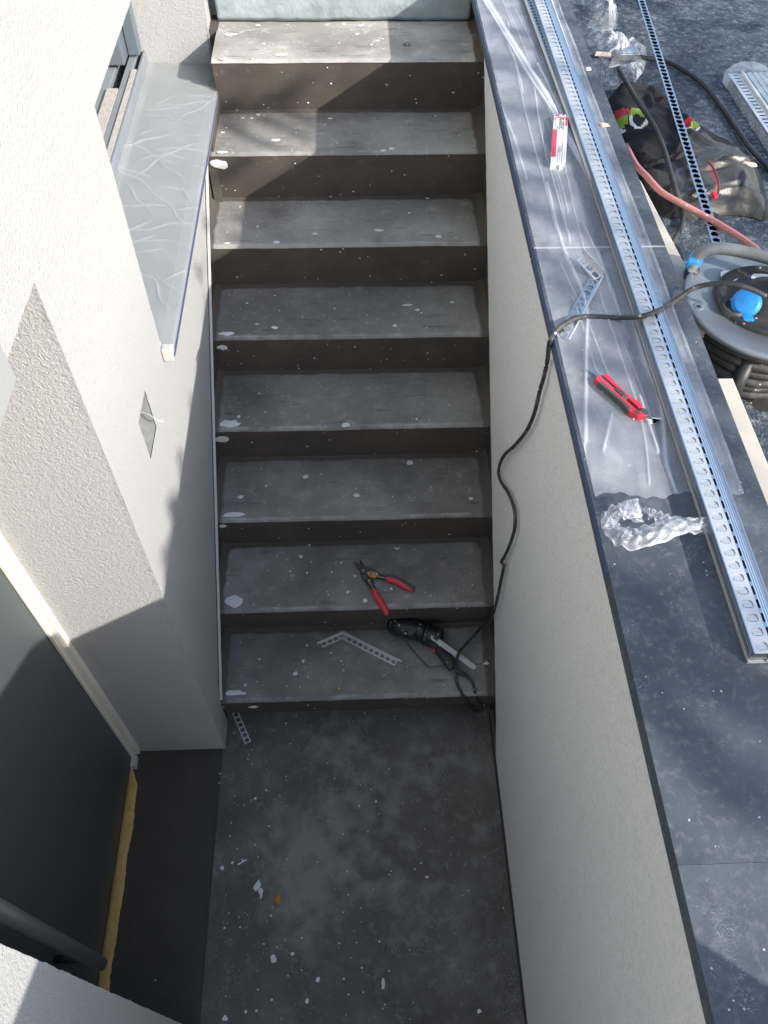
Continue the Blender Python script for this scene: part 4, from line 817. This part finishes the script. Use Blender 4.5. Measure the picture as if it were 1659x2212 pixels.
ring = [(P(*z3(x, y), ZG+.05)) for x, y in [(1290, 900), (1340, 865), (1480, 860), (1560, 890), (1640, 1010), (1650, 1130), (1500, 1125), (1380, 1110), (1390, 1050), (1370, 950)]]
def inpoly(x, y, pl):
    c_ = False; n = len(pl)
    for i in range(n):
        a_, b_ = pl[i], pl[(i+1) % n]
        if (a_.y > y) != (b_.y > y) and x < (b_.x-a_.x)*(y-a_.y)/(b_.y-a_.y)+a_.x: c_ = not c_
    return c_
patch = {'jred': [[(805, 560), (840, 555), (905, 575), (915, 600), (880, 612), (850, 600), (835, 640), (810, 600)], [(1150, 685), (1190, 660), (1240, 640), (1262, 655), (1225, 690), (1180, 700)]],
         'jlime': [[(845, 605), (900, 605), (905, 640), (880, 650), (845, 640)], [(920, 575), (960, 580), (985, 605), (1010, 650), (975, 640), (945, 610), (925, 625), (905, 620)], [(1240, 660), (1275, 660), (1290, 680), (1245, 682)]],
         'white': [[(845, 632), (860, 640), (900, 665), (895, 680), (850, 655)], [(905, 625), (925, 610), (930, 650), (945, 680), (970, 690), (990, 665), (1000, 645), (1018, 655), (1000, 690), (970, 705), (940, 695), (920, 665)], [(1165, 695), (1200, 700), (1240, 688), (1290, 682), (1296, 690), (1230, 706), (1175, 722)]],
         'jcrimson': [[(1335, 880), (1352, 895), (1375, 960), (1385, 1020), (1375, 1075), (1362, 1075), (1365, 1000), (1345, 950), (1330, 930)]],
         'jolive': [[(1280, 860), (1350, 850), (1480, 850), (1560, 880), (1625, 960), (1655, 1060), (1660, 1125), (1560, 1100), (1400, 1095), (1240, 1130), (1180, 1110), (1130, 1040), (1150, 940), (1230, 900)], [(1180, 720), (1300, 690), (1420, 760), (1560, 860), (1400, 850), (1280, 860), (1200, 820)], [(1000, 900), (1130, 950), (1160, 1000), (1060, 1000), (1010, 960)]]}
pw = [(k, [P(*z3(x, y), ZG+.05) for x, y in pl]) for k in ('white', 'jlime', 'jred', 'jcrimson', 'jolive') for pl in patch[k]]
mids = ['jblack', 'white', 'jlime', 'jred', 'jcrimson', 'jolive']
def jz(x, y):
    e = edist(x, y) if inside(x, y) else 0
    return ZG+.006+.050*(1-math.exp(-e/.028))+.018*(nz(x*7, y*7)+.4*nz(x*19, y*15))*min(1, e/.03)+.013*ridges(x, y, jr)*min(1, e/.02)-.008*ridges(x+.02, y+.02, jr)*min(1, e/.02)
mb = MB(); jc = P(*z3(1240, 850), ZG+.02); NU, NV = 260, 110; n = len(ow)
bd = smoothpath(ow+[ow[0]], 6)[:-1]
o = len(mb.v)
for j in range(NV+1):
    for i in range(NU):
        a_ = i/NU*len(bd); e = bd[int(a_)].lerp(bd[(int(a_)+1) % len(bd)], a_-int(a_)); v = 1-(1-j/NV)**1.0; x = jc.x+(e.x-jc.x)*(j/NV); y = jc.y+(e.y-jc.y)*(j/NV)
        mb.v.append(Vector((x, y, jz(x, y) if j < NV else ZG+.002)))
for j in range(NV):
    for i in range(NU):
        ks = (j*NU+i, j*NU+(i+1) % NU, (j+1)*NU+(i+1) % NU, (j+1)*NU+i); mb.f.append(ks[::-1]); c_ = (mb.v[ks[0]]+mb.v[ks[2]])*.5; mi = 0
        for k, pl in pw:
            if inpoly(c_.x, c_.y, pl): mi = mids.index(k); break
        mb.m.append(mi)
mb.build('jacket_body', mids, jk, smooth=True)
mb = MB(); p = P(*z3(1370, 1060), ZG+.085); mb.box(p.x-.006, p.x+.006, p.y-.012, p.y+.014, p.z-.006, p.z+.004); mb.build('zip_puller', 'jred', jk, bevel=.002)
mb = MB(); pl = smoothpath([P(*z3(x, y), ZG+.078) for x, y in [(1340, 878), (1368, 920), (1392, 990), (1388, 1050), (1372, 1075)]], 5); mb.tube(pl, .0035, 6); mb.build('pocket_piping', 'jcrimson', jk)
# ============================================================ CLEAR BAGS AND DEBRIS
def crumple(name, pts, hgt, seed, label, mt='bag', dens=1.3):
    q = [P(*z3(x, y), ZG+.02) for x, y in pts]; cx = sum(p.x for p in q)/len(q); cy = sum(p.y for p in q)/len(q); m = MB(); n = len(q)
    rr = []
    for k in range(16): an = seed+k*2.4; d = .05*((k*7) % 5)/5; rr.append((cx+d*math.cos(an), cy+d*math.sin(an), math.cos(an*1.7), math.sin(an*1.7), .10, .0035))
    def f(u, v):
        a_ = u*n; i = int(a_) % n; e = q[i].lerp(q[(i+1) % n], a_-int(a_)); x = cx+(e.x-cx)*v; y = cy+(e.y-cy)*v
        return (x, y, ZG+.010+hgt*(1-v*v)*(.7+.5*nz(x*30, y*30, seed))+.03*abs(nz(x*24, y*24, seed+5))*(1.1-v))
    m.grid(f, 90, 24, fold=lambda u, v: min(1, max(0, ridges(f(u, v)[0], f(u, v)[1], rr)*.9+dens*max(0, nz(f(u, v)[0]*40, f(u, v)[1]*40, seed)-.32)*.7+(.5 if v > .97 else 0))))
    return tag(m.build(name, mt, origin=(cx, cy, ZG)), label, 'plastic bag')
crumple('plastic_bag', [(670, 200), (720, 130), (800, 170), (900, 190), (1000, 240), (1010, 320), (930, 360), (860, 340), (800, 355), (740, 290)], .05, 1., 'clear crumpled plastic bag holding metal and cardboard bits on the mat')
crumple('plastic_bag', [(680, 130), (700, 40), (720, -10), (830, -10), (850, 60), (840, 140), (760, 160)], .07, 4., 'clear crumpled plastic wrap standing above the filled bag at the top edge')
crumple('plastic_bag', [(850, 350), (940, 330), (1000, 320), (990, 370), (930, 445), (880, 400)], .03, 8., 'small torn flap of clear plastic touching the thick cable end above the jacket')
q = P(*z3(910, 250), ZG+.05); mb = MB(); mb.box(q.x-.036, q.x+.036, q.y-.028, q.y+.028, ZG+.01, ZG+.035); mb.box(q.x-.030, q.x+.030, q.y-.02, q.y+.02, ZG+.035, ZG+.039)
o = tag(mb.build('metal_bracket', 'blade', bevel=.003), 'small shiny metal plate inside the clear plastic bag', 'bracket'); 
q = P(*z3(770, 275), ZG+.03); mb = MB(); mb.prism([(q.x-.03, q.y), (q.x+.03, q.y-.008), (q.x+.028, q.y+.016), (q.x-.02, q.y+.022)], ZG+.012, ZG+.018); tag(mb.build('cardboard_scrap', 'chip'), 'tan cardboard scrap inside the clear plastic bag', 'scrap')
# wrapped bundle at the right edge
w0, w1 = P(*z3(1440, 410), ZG+.03), P(*z3(1700, 800), ZG+.03); ax = (w1-w0).normalized(); sd = Vector((-ax.y, ax.x, 0)).normalized()
wb = thing('wrapped_trim_bundle', w0, 'film-wrapped bundle of silver edge trims at the right picture edge', 'trim bundle')
o = w0+Vector((0, 0, -.03)); mb = MB(); perf(mb, o, ax, sd, .9, 0, .045, .022, .011, .023, .035, ch=.3); mb.build('perforated_flange', 'alu_white', wb, thick=.0012)
mb = MB(); sdd = sd
for k in range(5): mb.tube([o+sd*(.055+.022*k)+Vector((0, 0, .035)), o+sd*(.055+.022*k)+ax*.9+Vector((0, 0, .035))], .010, 6, flat=.5)
mb.build('profiles', 'alu', wb, smooth=True)
mb = MB(); mb.tube([o+sd*.048+Vector((0, 0, .042)), o+sd*.048+ax*.9+Vector((0, 0, .042))], .004, 6); mb.build('rim', 'frame_w', wb)
mb = MB(); mb.grid(lambda u, v: o-ax*(.055*math.sin(u*math.pi)**.5)*(1-v)+ax*(.95*v)+sd*(-.012+.19*u)+Vector((0, 0, .008+.044*math.sin(u*math.pi)**.35+.004*nz(u*9, v*20))), 24, 80, fold=lambda u, v: (.5 if v < .06 else 0)+(.35 if u < .05 or u > .95 else 0)); mb.build('wrapping_film', 'bag', wb, smooth=True)
crumple('film_scrap', [(1600, 470), (1630, 430), (1700, 420), (1720, 520), (1640, 510)], .03, 12., 'small crumpled beige film scrap beside the wrapped trim bundle', dens=2.2)
# chips and crumbs
def chip(name, x, y, zz, r, m_, label, el=1.5, rot=.5, h=.006, g=None):
    p = P(x, y, zz); mb = MB(); mb.splat((p.x, p.y, zz+.002), r, n=7, el=el, rot=rot, h=h, jag=.35); mb.f.append(tuple(range(6, -1, -1))); mb.m.append(0)
    return tag(mb.build(name, m_), label, 'chip', g)
chip('foam_chip', 600, 1943, 0, .013, 'orange', 'orange-brown chip lying on the dark landing', 1.7, 1.45)
chip('foam_chip', 733, 1489, RS, .006, 'yellow', 'tiny yellow chip near the front edge of the lowest step', 1.1)
chip('stone_chip', *z3(683, 382), ZD, .007, 'whitechip', 'white stone chip on the coping right of the trims, higher one', 1.3)
chip('stone_chip', *z3(770, 686), ZD, .009, 'chip', 'salmon-coloured chip on the coping right of the trims', 1.7, -.3)
chip('stone_chip', *z3(1560, 898), ZG+.05, .013, 'chip', 'orange-beige chip on the right sleeve of the jacket', 2, -.4)
def piece(x, y, zz, pts, label):
    p = P(x, y, zz); mb = MB(); mb.prism([(p.x+a_, p.y+b_) for a_, b_ in pts], zz+.002, zz+.004); return tag(mb.build('trim_crumb', 'whitechip'), label, 'metal scrap', 'metal scraps')
piece(524, 1864, 0, [(-.016, -.008), (.016, .008), (.014, .012), (.003, .007), (-.001, .014), (-.005, .012), (-.002, .004), (-.017, -.004)], 'white Y-shaped metal scrap on the landing near the niche')
piece(857, 1186, 2*RS, [(-.012, .006), (0, -.006), (.013, .006), (.010, .007), (0, .0), (-.008, .007)], 'white V-shaped metal scrap above the tin snips on the second step')
piece(1050, 1434, RS, [(-.010, -.003), (.012, -.003), (.008, .003), (.0, .012), (-.003, .003), (-.010, .003)], 'white pointed metal scrap by the right wall on the lowest step')
piece(1404, 909, ZD+.004, [(-.022, .004), (.022, -.001), (.022, .004), (.004, .006), (.003, -.010), (-.003, -.012), (-.004, .0), (-.022, .008)], 'T-shaped metal scrap on the film below the utility knife')
piece(1372, 905, ZD+.004, [(-.006, -.004), (.006, -.003), (.006, .004), (-.005, .005)], 'tiny metal scrap left of the T-shaped one below the knife')
piece(560, 1424 - 0, RS, [(-.005, -.003), (.006, -.002), (.004, .004)], 'tiny white triangular scrap on the left of the lowest step')
# ============================================================ OUTSIDE THE PICTURE (casts its shade into it)
pw_ = MB(); prof = [(-1.557, 2.42), (-1.738, 2.527), (-2.119, 2.655), (-2.211, 2.71), (-3.6, 3.4)]
xa, xb_ = 1.45, 1.60; o = len(pw_.v)
for x in (xa, xb_):
    for (y, z) in prof: pw_.v.append(Vector((x, y, z)))
    for (y, z) in prof: pw_.v.append(Vector((x, y, ZG-.02)))
n = len(prof)
for i in range(n-1):
    pw_.f += [(i, i+1, n+i+1, n+i), (2*n+i+1, 2*n+i, 3*n+i, 3*n+i+1), (i+1, i, 2*n+i, 2*n+i+1)]; pw_.m += [0]*3
pw_.f += [(0, n, 3*n, 2*n), (n-1, 3*n-1, 4*n-1, 2*n-1)]; pw_.m += [0]*2
tag(pw_.build('shade_caster', 'stucco'), 'unseen white parapet wall with sloping top beside the coping', 'shade_block')  # unseen block added out of view, its sloping top shaped to cast the shade
def tree(cyp, czp, X, sprays, label, seed):    # a tree whose drooping sprays stand between the sun and the terrace
    rnd = random.Random(seed); cx, cy, cz = X+.15, cyp-.73*X, czp+.72*X
    t = thing('tree', (cx+.1, cy-.2, ZG), label, 'tree', 'trees to the right of the stairs'); mb = MB()
    mb.tube([(cx+.1, cy-.2, ZG-.05), (cx+.12, cy-.1, (ZG+cz)/2), (cx, cy, cz)], [.10, .07, .03], 10); mb.build('trunk', 'bark', t, smooth=True)
    br = MB(); lf = MB()
    for (A, B, wd, dn) in sprays:
        xo = rnd.uniform(-.25, .25); A2, B2 = [p+Vector((1, -.73, .72))*(X+xo-p.x) for p in (A, B)]; d_ = (B2-A2); L = d_.length
        br.tube([Vector((cx, cy, cz-.25)), A2.lerp(Vector((cx, cy, cz-.25)), .3)-Vector((0, 0, .03)), A2, B2], [.009, .006, .004, .002], 5)
        for q in range(int(dn*L*wd*3600)+4):
            p = A2+d_*rnd.random(); sg = wd*.5; c_ = p+Vector((rnd.gauss(0, .012), rnd.gauss(0, sg), rnd.gauss(0, sg*.7)))
            u_ = (d_.normalized()+Vector((rnd.gauss(0, .35), rnd.gauss(0, .35), rnd.gauss(0, .35)))).normalized()*.04; w_ = u_.cross(Vector((1, .3*rnd.gauss(0, 1), .3*rnd.gauss(0, 1)))).normalized()*.013
            lf.add([c_-u_, c_-w_, c_+u_, c_+w_], [(0, 1, 2, 3)])
    br.build('branches', 'bark', t); lf.build('crown', 'leaf', t)
def sprs(l, z, wd, dn): return [(P(x0_, y0_, z), P(x1_, y1_, z), wd, dn) for x0_, y0_, x1_, y1_ in l]
near = sprs([(1310, 1268, 1440, 1305), (1395, 1345, 1560, 1450), (1375, 1410, 1445, 1500), (1430, 1555, 1560, 1650), (1550, 1640, 1680, 1745), (1570, 1490, 1720, 1565), (1590, 1330, 1720, 1400)], ZD, .042, 6.0)
near += sprs([(1470, 905, 1570, 960), (1560, 1010, 1640, 1080), (1490, 800, 1570, 850), (1230, 880, 1300, 900), (1240, 770, 1330, 790), (1250, 655, 1340, 690), (1290, 705, 1400, 770)], ZD, .030, 4.)
mid = sprs([(1170, 560, 1310, 600), (1200, 610, 1300, 640), (1320, 555, 1430, 620), (1180, 480, 1300, 505), (1120, 445, 1230, 480), (1350, 620, 1450, 700), (1370, 450, 1440, 500), (1100, 325, 1210, 350), (1110, 385, 1200, 405), (1240, 330, 1310, 360), (1300, 470, 1390, 520), (1340, 330, 1400, 370), (1090, 230, 1170, 250)], ZD, .024, 4.)
rm = random.Random(21)
def rnds(n, xa_, xb2, ya_, yb2, z):
    o_ = []
    for k in range(n): x = rm.uniform(xa_, xb2); y = rm.uniform(ya_, yb2); l_ = rm.uniform(.08, .22); o_.append((Vector((x, y, z)), Vector((x+l_, y-l_*rm.uniform(.0, .5), z)), rm.choice([.015, .02, .03]), 1.2))
    return o_
mid += rnds(24, 1.35, 2.3, -.2, 1.3, ZG); far = rnds(26, 1.35, 2.6, 1.2, 2.8, ZG)+sprs([(1060, 60, 1160, 80), (1080, 130, 1180, 160), (1190, 150, 1270, 200), (1150, 20, 1240, 50)], ZD, .015, .9)
zz7 = 7*RS
far += sprs([(545, 245, 668, 300), (480, 268, 600, 322), (600, 235, 668, 262), (478, 240, 540, 300)], zz7, .020, 2.)
far += [(Vector((.02, 8*T-.27, zz7+.02)), Vector((.13, 8*T-.27, zz7+.06)), .024, 2.2), (Vector((.17, 8*T-.27, zz7+.05)), Vector((.36, 8*T-.27, zz7+.13)), .020, 2.2), (Vector((.0, 6*T, zz7-.10)), Vector((.14, 6*T, zz7-.03)), .03, .9)]
near += [(Vector((XC0, -.02, 1.235)), Vector((XC0, .04, 1.17)), .016, 1.6), (Vector((XC0, .13, 1.26)), Vector((XC0, .20, 1.18)), .016, 1.5), (Vector((XC0, .33, 1.24)), Vector((XC0, .38, 1.17)), .012, .5)]
far += [(Vector((XC0, 2.16, 1.86)), Vector((XC0, 2.26, 1.7)), .014, .5), (Vector((XC0, 1.05, 1.36)), Vector((XC0, 1.15, 1.25)), .012, .4), (Vector((XC0, 1.35, 1.36)), Vector((XC0, 1.42, 1.25)), .014, .4)]
tree(.0, .95, 5.0, near, 'leafy tree nearest the camera, beyond the right edge of the coping', 1)
tree(1.2, .85, 5.4, mid, 'leafy tree in the middle of the row right of the coping', 2)
tree(2.3, .95, 5.2, far, 'farthest leafy tree of the row right of the coping', 3)
